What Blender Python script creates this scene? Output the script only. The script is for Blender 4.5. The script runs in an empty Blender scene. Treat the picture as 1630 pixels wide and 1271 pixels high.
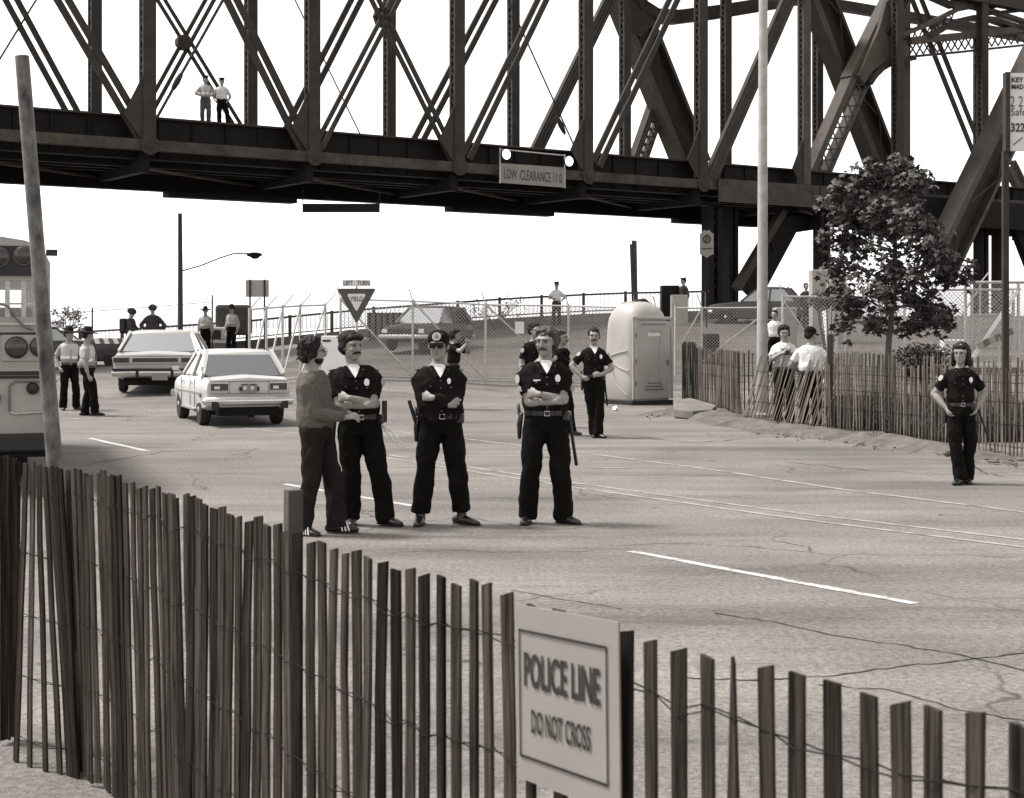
import bpy, bmesh, math, random
import numpy as np
from mathutils import Vector, Matrix, noise
random.seed(7)
R = math.radians
S = bpy.context.scene
COL = S.collection
# ------------------------------------------------------------------ camera
F, H, CX, HY = 2445.0, 1.78, 815.0, 522.0      # focal length in photo pixels, eye height, principal column, horizon row
cd = bpy.data.cameras.new('camera'); cam = bpy.data.objects.new('camera', cd); COL.objects.link(cam)
cam.location = (0, 0, H); cam.rotation_euler = (R(90), 0, 0)
cd.sensor_width = 36; cd.lens = F * 36 / 1630; cd.shift_y = -(635.5 - HY) / 1630
cd.clip_start = 0.1; cd.clip_end = 60000
cd.dof.use_dof = True; cd.dof.focus_distance = 14.5; cd.dof.aperture_fstop = 11.0
S.camera = cam
# ------------------------------------------------------------------ sky, sun, exposure
SUN_EL, SUN_AZ = 60, -75          # azimuth measured from +Y towards +X
w = bpy.data.worlds.new('World'); S.world = w; w.use_nodes = True
nt = w.node_tree; nt.nodes.clear()
sky = nt.nodes.new('ShaderNodeTexSky'); sky.sky_type = 'NISHITA'; sky.sun_disc = False
sky.sun_elevation = R(SUN_EL); sky.sun_rotation = R(SUN_AZ); sky.air_density = 1.0; sky.dust_density = 1.2; sky.ozone_density = 1.0
bw = nt.nodes.new('ShaderNodeRGBToBW'); bg = nt.nodes.new('ShaderNodeBackground'); wo = nt.nodes.new('ShaderNodeOutputWorld')
nt.links.new(sky.outputs[0], bw.inputs[0]); nt.links.new(bw.outputs[0], bg.inputs[0]); nt.links.new(bg.outputs[0], wo.inputs[0])
bg.inputs[1].default_value = 0.12
sl = bpy.data.lights.new('sun', 'SUN'); sl.energy = 1.5; sl.angle = R(11); sl.color = (1, 0.985, 0.96)
so = bpy.data.objects.new('sun', sl); COL.objects.link(so)
sd = Vector((math.sin(R(SUN_AZ)) * math.cos(R(SUN_EL)), math.cos(R(SUN_AZ)) * math.cos(R(SUN_EL)), math.sin(R(SUN_EL))))
so.rotation_euler = sd.to_track_quat('Z', 'Y').to_euler(); so.location = (0, -10, 40)
S.view_settings.view_transform = 'Standard'; S.view_settings.look = 'None'; S.view_settings.gamma = 1
S.view_settings.exposure = 1.76
S.cycles.max_bounces = 6; S.cycles.diffuse_bounces = 3; S.cycles.glossy_bounces = 3; S.cycles.transparent_max_bounces = 16
S.cycles.use_denoising = True

# ------------------------------------------------------------------ helpers
def P(px, py, Y):                               # a photo pixel at distance Y
    return Vector(((px - CX) / F * Y, Y, H - (py - HY) / F * Y))
def G(px, py, z=0.0):                           # a photo pixel on level ground
    return P(px, py, F * (H - z) / (py - HY))
def tint(g):
    k = max(0.0, min(1.0, (0.55 - g) / 0.55))
    return (min(1, g * (1.02 + 0.145 * k)), g, g * (0.98 - 0.12 * k), 1)
MATS = {}
def mat(name, g, rough=0.7, var=0.15, scale=6.0, bump=0.0, bscale=60.0, metal=0.0, spec=0.4, stretch=None, detail=5, streak=0.0, rand=0.0, warm=0.0):
    wt_ = lambda c: (c[0] * (1 + warm), c[1], c[2] * (1 - warm), 1)
    if name in MATS: return MATS[name]
    m = bpy.data.materials.new(name); m.use_nodes = True; t = m.node_tree; n = t.nodes; L = t.links
    b = n['Principled BSDF']; b.inputs['Roughness'].default_value = rough; b.inputs['Metallic'].default_value = metal
    b.inputs['Specular IOR Level'].default_value = spec
    tc = n.new('ShaderNodeTexCoord'); mp = n.new('ShaderNodeMapping'); L.new(tc.outputs['Object'], mp.inputs[0])
    if stretch: mp.inputs['Scale'].default_value = stretch
    if rand:
        oi = n.new('ShaderNodeObjectInfo'); cb = n.new('ShaderNodeVectorMath'); cb.operation = 'SCALE'
        cb.inputs[0].default_value = (37, 91, 53); L.new(oi.outputs['Random'], cb.inputs['Scale']); L.new(cb.outputs[0], mp.inputs['Location'])
    nz = n.new('ShaderNodeTexNoise'); nz.inputs['Scale'].default_value = scale; nz.inputs['Detail'].default_value = detail; nz.inputs['Roughness'].default_value = 0.62
    L.new(mp.outputs[0], nz.inputs['Vector'])
    cr = n.new('ShaderNodeValToRGB'); cr.color_ramp.elements[0].position = 0.3; cr.color_ramp.elements[1].position = 0.7
    cr.color_ramp.elements[0].color = wt_(tint(max(0.002, g * (1 - var)))); cr.color_ramp.elements[1].color = wt_(tint(min(0.9, g * (1 + var))))
    L.new(nz.outputs['Fac'], cr.inputs[0]); out = cr.outputs[0]
    if streak:
        n2 = n.new('ShaderNodeTexNoise'); n2.inputs['Scale'].default_value = scale * 0.35; n2.inputs['Detail'].default_value = 3
        L.new(mp.outputs[0], n2.inputs['Vector'])
        mr = n.new('ShaderNodeMapRange'); mr.inputs['From Min'].default_value = 0.5; mr.inputs['From Max'].default_value = 0.72
        mr.inputs['To Min'].default_value = 1; mr.inputs['To Max'].default_value = 1 - streak; L.new(n2.outputs['Fac'], mr.inputs['Value'])
        mx = n.new('ShaderNodeMix'); mx.data_type = 'RGBA'; mx.blend_type = 'MULTIPLY'; mx.inputs[0].default_value = 1
        L.new(out, mx.inputs[6]); L.new(mr.outputs[0], mx.inputs[7]); out = mx.outputs[2]
    if rand:
        mr = n.new('ShaderNodeMapRange'); mr.inputs['To Min'].default_value = 1 - rand; mr.inputs['To Max'].default_value = 1 + rand
        L.new(oi.outputs['Random'], mr.inputs['Value'])
        mx = n.new('ShaderNodeMix'); mx.data_type = 'RGBA'; mx.blend_type = 'MULTIPLY'; mx.inputs[0].default_value = 1
        L.new(out, mx.inputs[6]); L.new(mr.outputs[0], mx.inputs[7]); out = mx.outputs[2]
    L.new(out, b.inputs['Base Color'])
    if bump:
        nb = n.new('ShaderNodeTexNoise'); nb.inputs['Scale'].default_value = bscale; nb.inputs['Detail'].default_value = 4
        L.new(mp.outputs[0], nb.inputs['Vector'])
        bp = n.new('ShaderNodeBump'); bp.inputs['Strength'].default_value = bump; bp.inputs['Distance'].default_value = 0.02
        L.new(nb.outputs['Fac'], bp.inputs['Height']); L.new(bp.outputs[0], b.inputs['Normal'])
    MATS[name] = m; return m
def glass(name, g=0.55, refl=0.25):
    m = bpy.data.materials.new(name); m.use_nodes = True; t = m.node_tree; t.nodes.clear()
    o = t.nodes.new('ShaderNodeOutputMaterial'); mix = t.nodes.new('ShaderNodeMixShader'); a = t.nodes.new('ShaderNodeBsdfTransparent'); b = t.nodes.new('ShaderNodeBsdfGlossy')
    fr = t.nodes.new('ShaderNodeFresnel'); ad = t.nodes.new('ShaderNodeMath'); ad.operation = 'ADD'; ad.inputs[1].default_value = refl; ad.use_clamp = True
    a.inputs[0].default_value = tint(g); b.inputs['Roughness'].default_value = 0.06; b.inputs[0].default_value = (0.8, 0.8, 0.8, 1)
    t.links.new(fr.outputs[0], ad.inputs[0]); t.links.new(ad.outputs[0], mix.inputs[0]); t.links.new(a.outputs[0], mix.inputs[1]); t.links.new(b.outputs[0], mix.inputs[2]); t.links.new(mix.outputs[0], o.inputs[0])
    return m
def thing(name, label, cat, loc=(0, 0, 0), rz=0.0, group=None):
    o = bpy.data.objects.new(name, None); COL.objects.link(o); o.empty_display_size = 0.2
    o.location = loc; o.rotation_euler = (0, 0, rz); o['label'] = label; o['category'] = cat
    if group: o['group'] = group
    return o
def tag(o, label, cat, group=None):
    o['label'] = label; o['category'] = cat
    if group: o['group'] = group
    return o
def rootloc(p):
    while p.parent: p = p.parent
    return p.location
def perp(t, ref):
    e = ref - t * ref.dot(t)
    if e.length < 1e-4: e = Vector((1, 0, 0)) - t * t.x
    return e.normalized()
class MB:
    def __init__(s): s.v = []; s.f = []
    def add(s, vs, fs):
        k = len(s.v); s.v += [Vector(a) for a in vs]; s.f += [tuple(i + k for i in f) for f in fs]; return s
    def box(s, c, sz, M=None):
        c = Vector(c); x, y, z = [a / 2 for a in sz]
        vs = [Vector((i * x, j * y, k * z)) for k in (-1, 1) for j in (-1, 1) for i in (-1, 1)]
        if M: vs = [M @ a for a in vs]
        return s.add([a + c for a in vs], [(0, 2, 3, 1), (4, 5, 7, 6), (0, 1, 5, 4), (2, 6, 7, 3), (0, 4, 6, 2), (1, 3, 7, 5)])
    def beam(s, a, b, wd, dp, ref):              # bar from a to b: wd across, dp along ref
        a = Vector(a); b = Vector(b); t = (b - a).normalized(); n = perp(t, Vector(ref)); u = n.cross(t)
        vs = [q + u * i * wd / 2 + n * j * dp / 2 for q in (a, b) for j in (-1, 1) for i in (-1, 1)]
        return s.add(vs, [(0, 1, 3, 2), (4, 6, 7, 5), (0, 4, 5, 1), (2, 3, 7, 6), (0, 2, 6, 4), (1, 5, 7, 3)])
    def loft(s, pts, rad, ref=(1, 0, 0), n=12, dome=False):
        pts = [Vector(p) for p in pts]; rad = [(r, r) if not isinstance(r, tuple) else r for r in rad]; ref = Vector(ref); k = len(pts)
        if dome:
            t0 = (pts[0] - pts[1]).normalized(); t1 = (pts[-1] - pts[-2]).normalized(); m0 = min(rad[0]); m1 = min(rad[-1])
            pts = [pts[0] + t0 * m0 * 0.9, pts[0] + t0 * m0 * 0.6] + pts + [pts[-1] + t1 * m1 * 0.6, pts[-1] + t1 * m1 * 0.9]
            rad = [tuple(q * 0.4 for q in rad[0]), tuple(q * 0.8 for q in rad[0])] + rad + [tuple(q * 0.8 for q in rad[-1]), tuple(q * 0.4 for q in rad[-1])]; k += 4
        vs = []
        for i, p in enumerate(pts):
            t = (pts[min(i + 1, k - 1)] - pts[max(i - 1, 0)]).normalized(); e1 = perp(t, ref); e2 = t.cross(e1)
            for j in range(n):
                a = 2 * math.pi * j / n; vs.append(p + e1 * math.cos(a) * rad[i][0] + e2 * math.sin(a) * rad[i][1])
        fs = [(i * n + j, i * n + (j + 1) % n, (i + 1) * n + (j + 1) % n, (i + 1) * n + j) for i in range(k - 1) for j in range(n)]
        fs += [tuple(range(n - 1, -1, -1)), tuple(range((k - 1) * n, k * n))]
        return s.add(vs, fs)
    def tube(s, pts, r, n=6): return s.loft(pts, [r] * len(pts), (0.13, 0.31, 0.94), n)
    def ell(s, c, r, M=None, n=14, m=9):
        c = Vector(c); vs = []
        for i in range(1, m):
            for j in range(n):
                a = math.pi * i / m; b = 2 * math.pi * j / n
                vs.append(Vector((r[0] * math.sin(a) * math.cos(b), r[1] * math.sin(a) * math.sin(b), r[2] * math.cos(a))))
        vs += [Vector((0, 0, r[2])), Vector((0, 0, -r[2]))]
        if M: vs = [M @ a for a in vs]
        fs = [(i * n + j, (i + 1) * n + j, (i + 1) * n + (j + 1) % n, i * n + (j + 1) % n) for i in range(m - 2) for j in range(n)]
        k = (m - 1) * n
        fs += [(k, j, (j + 1) % n) for j in range(n)] + [(k + 1, (m - 2) * n + (j + 1) % n, (m - 2) * n + j) for j in range(n)]
        return s.add([a + c for a in vs], fs)
    def lathe(s, c, axis, prof, n=20, ref=(0, 0, 1)):   # prof: (distance along axis, radius)
        ax = Vector(axis).normalized(); e1 = perp(ax, Vector(ref) if abs(ax.dot(Vector(ref))) < 0.95 else Vector((1, 0, 0))); e2 = ax.cross(e1); c = Vector(c); vs = []
        for d, r in prof:
            for j in range(n):
                a = 2 * math.pi * j / n; vs.append(c + ax * d + (e1 * math.cos(a) + e2 * math.sin(a)) * max(r, 1e-4))
        k = len(prof)
        fs = [(i * n + j, i * n + (j + 1) % n, (i + 1) * n + (j + 1) % n, (i + 1) * n + j) for i in range(k - 1) for j in range(n)]
        fs += [tuple(range(n - 1, -1, -1)), tuple(range((k - 1) * n, k * n))]
        return s.add(vs, fs)
    def prism(s, poly, off):                     # planar polygon pushed along off
        poly = [Vector(p) for p in poly]; k = len(poly); off = Vector(off)
        return s.add(poly + [p + off for p in poly], [tuple(range(k - 1, -1, -1)), tuple(range(k, 2 * k))] + [(i, (i + 1) % k, k + (i + 1) % k, k + i) for i in range(k)])
    def mesh(s, name, off=None):
        me = bpy.data.meshes.new(name); o = Vector(off) if off is not None else Vector((0, 0, 0))
        me.from_pydata([tuple(a - o) for a in s.v], [], s.f); me.update(); return me
    def build(s, name, m, parent=None, world=False, smooth=None, bevel=0.0):
        me = s.mesh(name, rootloc(parent) if (parent and world) else None)
        bm = bmesh.new(); bm.from_mesh(me); bmesh.ops.recalc_face_normals(bm, faces=bm.faces)
        if bevel: bmesh.ops.bevel(bm, geom=bm.edges[:], offset=bevel, segments=2, affect='EDGES', profile=0.5, clamp_overlap=True)
        bm.to_mesh(me); bm.free()
        if smooth is not None:
            me.polygons.foreach_set('use_smooth', [True] * len(me.polygons)); me.set_sharp_from_angle(angle=R(smooth))
        me.materials.append(m); return put(name, me, parent)
def put(name, me, parent=None):
    o = bpy.data.objects.new(name, me); COL.objects.link(o); o.parent = parent; return o
def struct(o): o['kind'] = 'structure'; return o
TMP = bpy.data.scenes.new('workbench')           # scratch scene: keeps modifier evaluation quick, removed at the end
def evaluated(ob, others=()):
    for o in (ob, *others): TMP.collection.objects.link(o)
    vl = TMP.view_layers[0]; vl.update(); me = bpy.data.meshes.new_from_object(ob.evaluated_get(vl.depsgraph))
    for o in (ob, *others): TMP.collection.objects.unlink(o)
    return me
def fuse(mb, voxel, it, name, m, parent, fold=0.0, fs=9.0, fstretch=(1, 1, 0.45), seed=0):
    ob = bpy.data.objects.new('tmp', mb.mesh('tmp'))
    r = ob.modifiers.new('r', 'REMESH'); r.mode = 'VOXEL'; r.voxel_size = voxel
    if it: sm = ob.modifiers.new('s', 'SMOOTH'); sm.factor = 0.5; sm.iterations = it
    me = evaluated(ob); old = ob.data; bpy.data.objects.remove(ob); bpy.data.meshes.remove(old)
    if fold:
        k = len(me.vertices); co = np.empty(k * 3, 'f'); me.vertices.foreach_get('co', co); co = co.reshape(-1, 3)
        nr = np.empty(k * 3, 'f'); me.vertex_normals.foreach_get('vector', nr); nr = nr.reshape(-1, 3)
        qs = co * np.array([fs * fstretch[0], fs * fstretch[1], fs * fstretch[2]]) + np.array([seed, 0, 0]); nf_ = noise.noise
        d = np.array([nf_(q) + 0.5 * nf_((q[0] * 2.3, q[1] * 2.3, q[2] * 2.3)) for q in qs.tolist()], 'f')
        co = co + nr * (d * fold)[:, None]; me.vertices.foreach_set('co', co.astype('f').ravel()); me.update()
    me.name = name; me.polygons.foreach_set('use_smooth', [True] * len(me.polygons)); me.materials.clear(); me.materials.append(m)
    return put(name, me, parent)
def text(body, name, m, parent, o, xd, up, width, height, bold=0.012, eps=0.002):
    cu = bpy.data.curves.new('t', 'FONT'); cu.body = body; cu.size = 1; cu.offset = bold; cu.extrude = 0.0; cu.resolution_u = 3
    ob = bpy.data.objects.new('t', cu); me = evaluated(ob); bpy.data.objects.remove(ob)
    xs = [v.co.x for v in me.vertices]; ys = [v.co.y for v in me.vertices]; x0, x1, y0, y1 = min(xs), max(xs), min(ys), max(ys)
    xd = Vector(xd).normalized(); up = Vector(up).normalized(); nn = xd.cross(up); b = Vector(o) - (rootloc(parent) if not parent.get('local') else Vector((0, 0, 0)))
    for v in me.vertices: v.co = b + xd * (v.co.x - x0) / (x1 - x0) * width + up * (v.co.y - y0) / (y1 - y0) * height + nn * eps
    me.name = name; me.materials.clear(); me.materials.append(m); return put(name, me, parent)
def lacing(mb, a, b, side, nrm, half, pitch, wd, th, cross=False):
    a = Vector(a); b = Vector(b); side = Vector(side).normalized(); L = (b - a).length; t = (b - a) / L; k = max(1, int(L / pitch))
    for i in range(k):
        for sgn in ((1, -1) if cross else ((1,) if i % 2 else (-1,))):
            mb.beam(a + t * (i * L / k) + side * half * sgn, a + t * ((i + 1) * L / k) - side * half * sgn, wd, th, nrm)
    return mb
def sstep(t): t = max(0.0, min(1.0, t)); return t * t * (3 - 2 * t)
def interp(x, xs, ys): return float(np.interp(x, xs, ys))

# ------------------------------------------------------------------ materials
M_asph = bpy.data.materials.new('asphalt'); M_asph.use_nodes = True
def asphalt_nodes(m, g0):
    t = m.node_tree; n = t.nodes; L = t.links; b = n['Principled BSDF']; b.inputs['Roughness'].default_value = 0.85; b.inputs['Specular IOR Level'].default_value = 0.3
    tc = n.new('ShaderNodeTexCoord'); src = tc.outputs['Object']
    def nz(scale, det=4, rough=0.6, mp=None):
        q = n.new('ShaderNodeTexNoise'); q.inputs['Scale'].default_value = scale; q.inputs['Detail'].default_value = det; q.inputs['Roughness'].default_value = rough
        if mp:
            k = n.new('ShaderNodeMapping'); k.inputs['Scale'].default_value = mp; k.inputs['Rotation'].default_value = (0, 0, R(55)); L.new(src, k.inputs[0]); L.new(k.outputs[0], q.inputs['Vector'])
        else: L.new(src, q.inputs['Vector'])
        return q.outputs['Fac']
    def rng(v, a, b_, c, d):
        q = n.new('ShaderNodeMapRange'); q.inputs['From Min'].default_value = a; q.inputs['From Max'].default_value = b_; q.inputs['To Min'].default_value = c; q.inputs['To Max'].default_value = d; L.new(v, q.inputs['Value']); return q.outputs[0]
    def mul(a, b_):
        q = n.new('ShaderNodeMath'); q.operation = 'MULTIPLY'; L.new(a, q.inputs[0]); L.new(b_, q.inputs[1]); return q.outputs[0]
    v = rng(nz(0.35, 5), 0.3, 0.7, 0.72, 1.2)
    v = mul(v, rng(nz(1.4, 6, 0.65, (0.12, 1.0, 1)), 0.32, 0.68, 0.72, 1.18))
    v = mul(v, rng(nz(24, 4, 0.75), 0.3, 0.72, 0.50, 1.55))
    v = mul(v, rng(nz(110, 2), 0.3, 0.72, 0.55, 1.5))
    st = rng(nz(0.8, 5, 0.65, (0.3, 1.4, 1)), 0.55, 0.72, 1.0, 0.55); v = mul(v, st)
    vo = n.new('ShaderNodeTexVoronoi'); vo.feature = 'DISTANCE_TO_EDGE'; vo.inputs['Scale'].default_value = 0.30
    dn = n.new('ShaderNodeTexNoise'); dn.inputs['Scale'].default_value = 1.1; dn.inputs['Detail'].default_value = 5; L.new(src, dn.inputs['Vector'])
    mx = n.new('ShaderNodeMix'); mx.data_type = 'RGBA'; mx.blend_type = 'ADD'; mx.inputs[0].default_value = 0.9; L.new(src, mx.inputs[6]); L.new(dn.outputs['Color'], mx.inputs[7]); L.new(mx.outputs[2], vo.inputs['Vector'])
    ck = rng(vo.outputs[0], 0.0, 0.006, 0.0, 1.0); gate = rng(nz(0.45, 3), 0.46, 0.56, 0.0, 0.75)
    inv = n.new('ShaderNodeMath'); inv.operation = 'SUBTRACT'; inv.inputs[0].default_value = 1; L.new(ck, inv.inputs[1])
    d = mul(inv.outputs[0], gate); iv2 = n.new('ShaderNodeMath'); iv2.operation = 'SUBTRACT'; iv2.inputs[0].default_value = 1; L.new(d, iv2.inputs[1]); v = mul(v, iv2.outputs[0])
    c = n.new('ShaderNodeMix'); c.data_type = 'RGBA'; c.blend_type = 'MULTIPLY'; c.inputs[0].default_value = 1; c.inputs[6].default_value = tint(g0); L.new(v, c.inputs[7]); L.new(c.outputs[2], b.inputs['Base Color'])
    bp = n.new('ShaderNodeBump'); bp.inputs['Strength'].default_value = 0.35; bp.inputs['Distance'].default_value = 0.01; L.new(nz(90, 3), bp.inputs['Height']); L.new(bp.outputs[0], b.inputs['Normal'])
asphalt_nodes(M_asph, 0.15)
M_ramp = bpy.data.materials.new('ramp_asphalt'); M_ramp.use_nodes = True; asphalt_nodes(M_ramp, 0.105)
M_paint = mat('worn_road_paint', 0.42, 0.8, 0.45, 22, 0, streak=0.6)
M_paint2 = mat('faded_road_paint', 0.26, 0.75, 0.35, 7, 0, streak=0.5)
M_steel = mat('bridge_steel', 0.036, 0.7, 0.2, 3.0, 0.2, 30, spec=0.18, streak=0.25, warm=0.05)
M_steel2 = mat('bridge_steel_pale', 0.065, 0.7, 0.2, 3.0, 0.2, 30, spec=0.18, streak=0.25, warm=0.05)
M_iron = mat('sooty_iron', 0.008, 0.8, 0.4, 2.5, 0.2, 20, spec=0.2)
M_rust = mat('rusty_pipe', 0.09, 0.5, 0.8, 22, 0.12, 150, spec=0.4, stretch=(1, 1, 0.6), streak=0.8)
M_lath = mat('weathered_lath', 0.034, 0.9, 0.85, 70, 0.6, 140, stretch=(1, 1, 0.045), spec=0.1, rand=0.65, warm=0.06, streak=0.5)
M_lath2 = mat('weathered_lath_pale', 0.10, 0.85, 0.5, 30, 0.2, 60, stretch=(1, 1, 0.06), spec=0.15, rand=0.5, warm=0.06)
M_wire = mat('galvanised_wire', 0.018, 0.9, 0.3, 20, spec=0.08)
M_wood = mat('old_timber', 0.05, 0.85, 0.35, 12, 0.3, 60, stretch=(1, 1, 0.1), streak=0.3)
M_galv = mat('galvanised_steel', 0.42, 0.5, 0.18, 10, metal=0.15)
M_chain = mat('chain_wire', 0.30, 0.5, 0.2, 10, metal=0.2)
M_conc = mat('concrete', 0.30, 0.85, 0.2, 3, 0.2, 40, streak=0.3)
M_concd = mat('dark_concrete', 0.14, 0.85, 0.2, 3, 0.2, 40, streak=0.3)
M_white = mat('white_paint', 0.74, 0.35, 0.05, 3, spec=0.5)
M_offw = mat('sign_white', 0.62, 0.6, 0.07, 5)
M_board = mat('sign_board', 0.21, 0.6, 0.06, 5)
M_black = mat('black_paint', 0.012, 0.5, 0.2, 8)
M_rubber = mat('rubber', 0.014, 0.8, 0.3, 12, 0.1)
M_chrome = mat('chrome', 0.55, 0.22, 0.06, 5, metal=0.9)
M_dirt = mat('dirt', 0.095, 0.95, 0.4, 5, 0.6, 25, streak=0.4)
M_leaf = mat('maple_leaf', 0.046, 0.55, 0.6, 2.2, 0, spec=0.4)
M_leaf2 = mat('shrub_leaf', 0.04, 0.6, 0.55, 3.0, 0, spec=0.3)
M_bark = mat('bark', 0.10, 0.9, 0.35, 14, 0.5, 40, stretch=(1, 1, 0.2))
M_skin = mat('skin', 0.23, 0.55, 0.12, 9, spec=0.35)
M_skind = mat('tanned_skin', 0.24, 0.55, 0.12, 9, spec=0.35)
M_hair = mat('dark_hair', 0.009, 0.6, 0.5, 30, 0.6, 70, stretch=(1, 1, 0.15), spec=0.2)
M_hairb = mat('brown_hair', 0.032, 0.6, 0.45, 30, 0.6, 70, stretch=(1, 1, 0.15))
M_eye = mat('eye_dark', 0.02, 0.3, 0.1, 5)
M_lip = mat('lip', 0.17, 0.5, 0.1, 5)
M_navy = mat('navy_cloth', 0.009, 0.9, 0.35, 10, 0.3, 160, spec=0.07)
M_navy2 = mat('navy_trouser', 0.005, 0.85, 0.35, 8, 0.3, 160, spec=0.08)
M_wool = mat('marled_wool', 0.105, 0.95, 0.5, 90, 0.6, 200, spec=0.05)
M_denim = mat('dark_denim', 0.013, 0.9, 0.25, 10, 0.3, 140, spec=0.1)
M_lea = mat('black_leather', 0.01, 0.3, 0.2, 14, spec=0.55)
M_tee = mat('white_cotton', 0.72, 0.9, 0.06, 8)
M_shirtw = mat('white_shirt', 0.62, 0.9, 0.1, 6, 0.2, 80)
M_shirtg = mat('grey_shirt', 0.26, 0.9, 0.15, 8, 0.2, 80)
M_vest = mat('reflective_vest', 0.44, 0.7, 0.1, 9)
M_fat = mat('army_fatigues', 0.03, 0.9, 0.6, 7, 0.2, 80)
M_badge = mat('polished_badge', 0.75, 0.25, 0.08, 40, metal=0.3)
M_patch = mat('cloth_patch', 0.34, 0.8, 0.25, 60)
M_tail = mat('dark_lamp_lens', 0.03, 0.25, 0.3, 40, spec=0.6)
M_glass = glass('car_glass', 0.6, 0.36); M_bglass = glass('bus_glass', 0.92, 0.04)
M_seat = mat('car_seat', 0.05, 0.8, 0.2, 6)
M_water = mat('river', 0.30, 0.12, 0.1, 0.05, 0.15, 0.8, spec=0.9)
M_plas = mat('grey_plastic', 0.33, 0.5, 0.10, 1.6, 0.05, 20, spec=0.4, streak=0.12)
# ------------------------------------------------------------------ ground, road, river
def zrim(x): return interp(x, [-30, -17, -11, -6, 0, 4, 9, 14, 40], [0.2, 0.5, 0.9, 1.4, 1.85, 2.05, 2.15, 2.25, 2.3])
def yrim(x): return interp(x, [-40, 8.5, 13, 60], [62.5, 62.5, 86, 86])
def ground(x, y):
    ys = interp(x, [-6, 0], [31, 38]); t = (y - ys) / (62.0 - ys)
    if t <= 0: return 0.0
    return zrim(x) * (min(t, 1) if t > 0.08 else t * (t / 0.08))
def build_ground():
    xs = list(np.arange(-60, -16, 4.0)) + list(np.arange(-16, 20, 0.75)) + list(np.arange(20, 64, 4.0))
    fr = [-0.25, -0.1] + list(np.linspace(0, 0.42, 8)) + list(np.linspace(0.44, 1, 34))
    v, f = [], []
    for x in xs:
        yr = yrim(x)
        for q in fr: y = q * yr; v.append((x, y, ground(x, y)))
        v.append((x, yr + 0.05, zrim(x) - 0.6)); v.append((x, yr + 4, -3.0)); v.append((x, yr + 9, -7.2))
    k = len(fr) + 3
    for i in range(len(xs) - 1):
        for j in range(k - 1): f.append((i * k + j, (i + 1) * k + j, (i + 1) * k + j + 1, i * k + j + 1))
    me = bpy.data.meshes.new('ground'); me.from_pydata(v, [], f); me.update(); me.materials.append(M_asph); me.materials.append(M_ramp)
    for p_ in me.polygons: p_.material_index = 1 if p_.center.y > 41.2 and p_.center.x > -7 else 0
    me.polygons.foreach_set('use_smooth', [True] * len(me.polygons)); me.set_sharp_from_angle(angle=R(30))
    return struct(put('ground', me))
ground_ob = build_ground()
struct(MB().add([(-3000, 55, -7), (3000, 55, -7), (20000, 40000, -7), (-20000, 40000, -7)], [(0, 1, 2, 3)]).build('river', M_water))
struct(MB().add([(-3000, -400, -0.35), (3000, -400, -0.35), (3000, -14, -0.35), (-3000, -14, -0.35)], [(0, 1, 2, 3)]).build('ground_behind', M_asph))
def strip(name, pts, wd, m, z=0.004, rag=0.0):   # painted line through photo pixels lying on the level road
    q = [G(*p) for p in pts]; v = []; f = []; pp = []
    for a, b in zip(q[:-1], q[1:]):
        k = max(1, int((b - a).length / 0.25))
        pp += [a.lerp(b, i / k) for i in range(k)]
    pp.append(q[-1])
    for i, p in enumerate(pp):
        t = (pp[min(i + 1, len(pp) - 1)] - pp[max(i - 1, 0)]).normalized(); n = Vector((-t.y, t.x, 0)); j = random.uniform(-rag, rag)
        ws = wd * (1 + random.uniform(-rag, rag))
        v += [p + n * (ws / 2 + j * wd) + Vector((0, 0, z)), p - n * (ws / 2 - j * wd) + Vector((0, 0, z))]
    for i in range(len(pp) - 1): f.append((2 * i, 2 * i + 1, 2 * i + 3, 2 * i + 2))
    me = bpy.data.meshes.new(name); me.from_pydata([tuple(a) for a in v], [], f); me.update(); me.materials.append(m)
    return put(name, me, ground_ob)
strip('lane_dash', [(1003, 878), (1456, 962)], 0.09, M_paint, rag=0.09)
strip('lane_dash', [(452, 771), (657, 806)], 0.09, M_paint, rag=0.06)
strip('lane_dash', [(142, 698), (236, 719)], 0.10, M_paint, rag=0.1)
strip('centre_line', [(560, 716), (700, 737), (905, 768), (1250, 815), (1640, 861)], 0.07, M_paint2, rag=0.12)
strip('centre_line', [(560, 721), (700, 743), (905, 775), (1250, 824), (1640, 873)], 0.07, M_paint2, rag=0.12)
strip('edge_line', [(600, 684), (740, 699), (940, 723), (1140, 749), (1330, 778), (1640, 817)], 0.075, M_paint2, rag=0.15)
strip('edge_line', [(365, 680), (465, 690)], 0.10, M_paint2, rag=0.15)
strip('stop_line', [(100, 668), (290, 661)], 0.12, M_paint2, rag=0.1)
strip('faded_mark', [(915, 744), (1000, 746)], 0.10, M_paint2, rag=0.25)
M_crack = mat('road_crack', 0.025, 0.95, 0.3, 9)
def crack(pts, wd=0.016):
    p2 = []
    for (a, b), (c, d) in zip(pts[:-1], pts[1:]):
        for i in range(6): t = i / 6; p2.append((a + (c - a) * t + random.uniform(-4, 4), b + (d - b) * t + random.uniform(-1.3, 1.3)))
    p2.append(pts[-1]); return strip('road_crack', p2, wd, M_crack, 0.003, 0.5)
crack([(1140, 977), (1230, 990), (1340, 1015), (1430, 1027), (1530, 1043), (1640, 1070)])
crack([(1085, 1080), (1200, 1084), (1330, 1076), (1430, 1062), (1530, 1052), (1640, 1040)])
crack([(815, 940), (900, 955), (990, 970)], 0.012); crack([(600, 882), (720, 876), (800, 880), (940, 878)], 0.010)
crack([(1300, 1090), (1420, 1100), (1520, 1130), (1640, 1150)], 0.012); crack([(1500, 700), (1560, 752), (1600, 760)], 0.02)
crack([(1250, 735), (1380, 750), (1500, 755), (1640, 752)], 0.02); crack([(130, 740), (260, 720), (420, 716)], 0.02)
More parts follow.
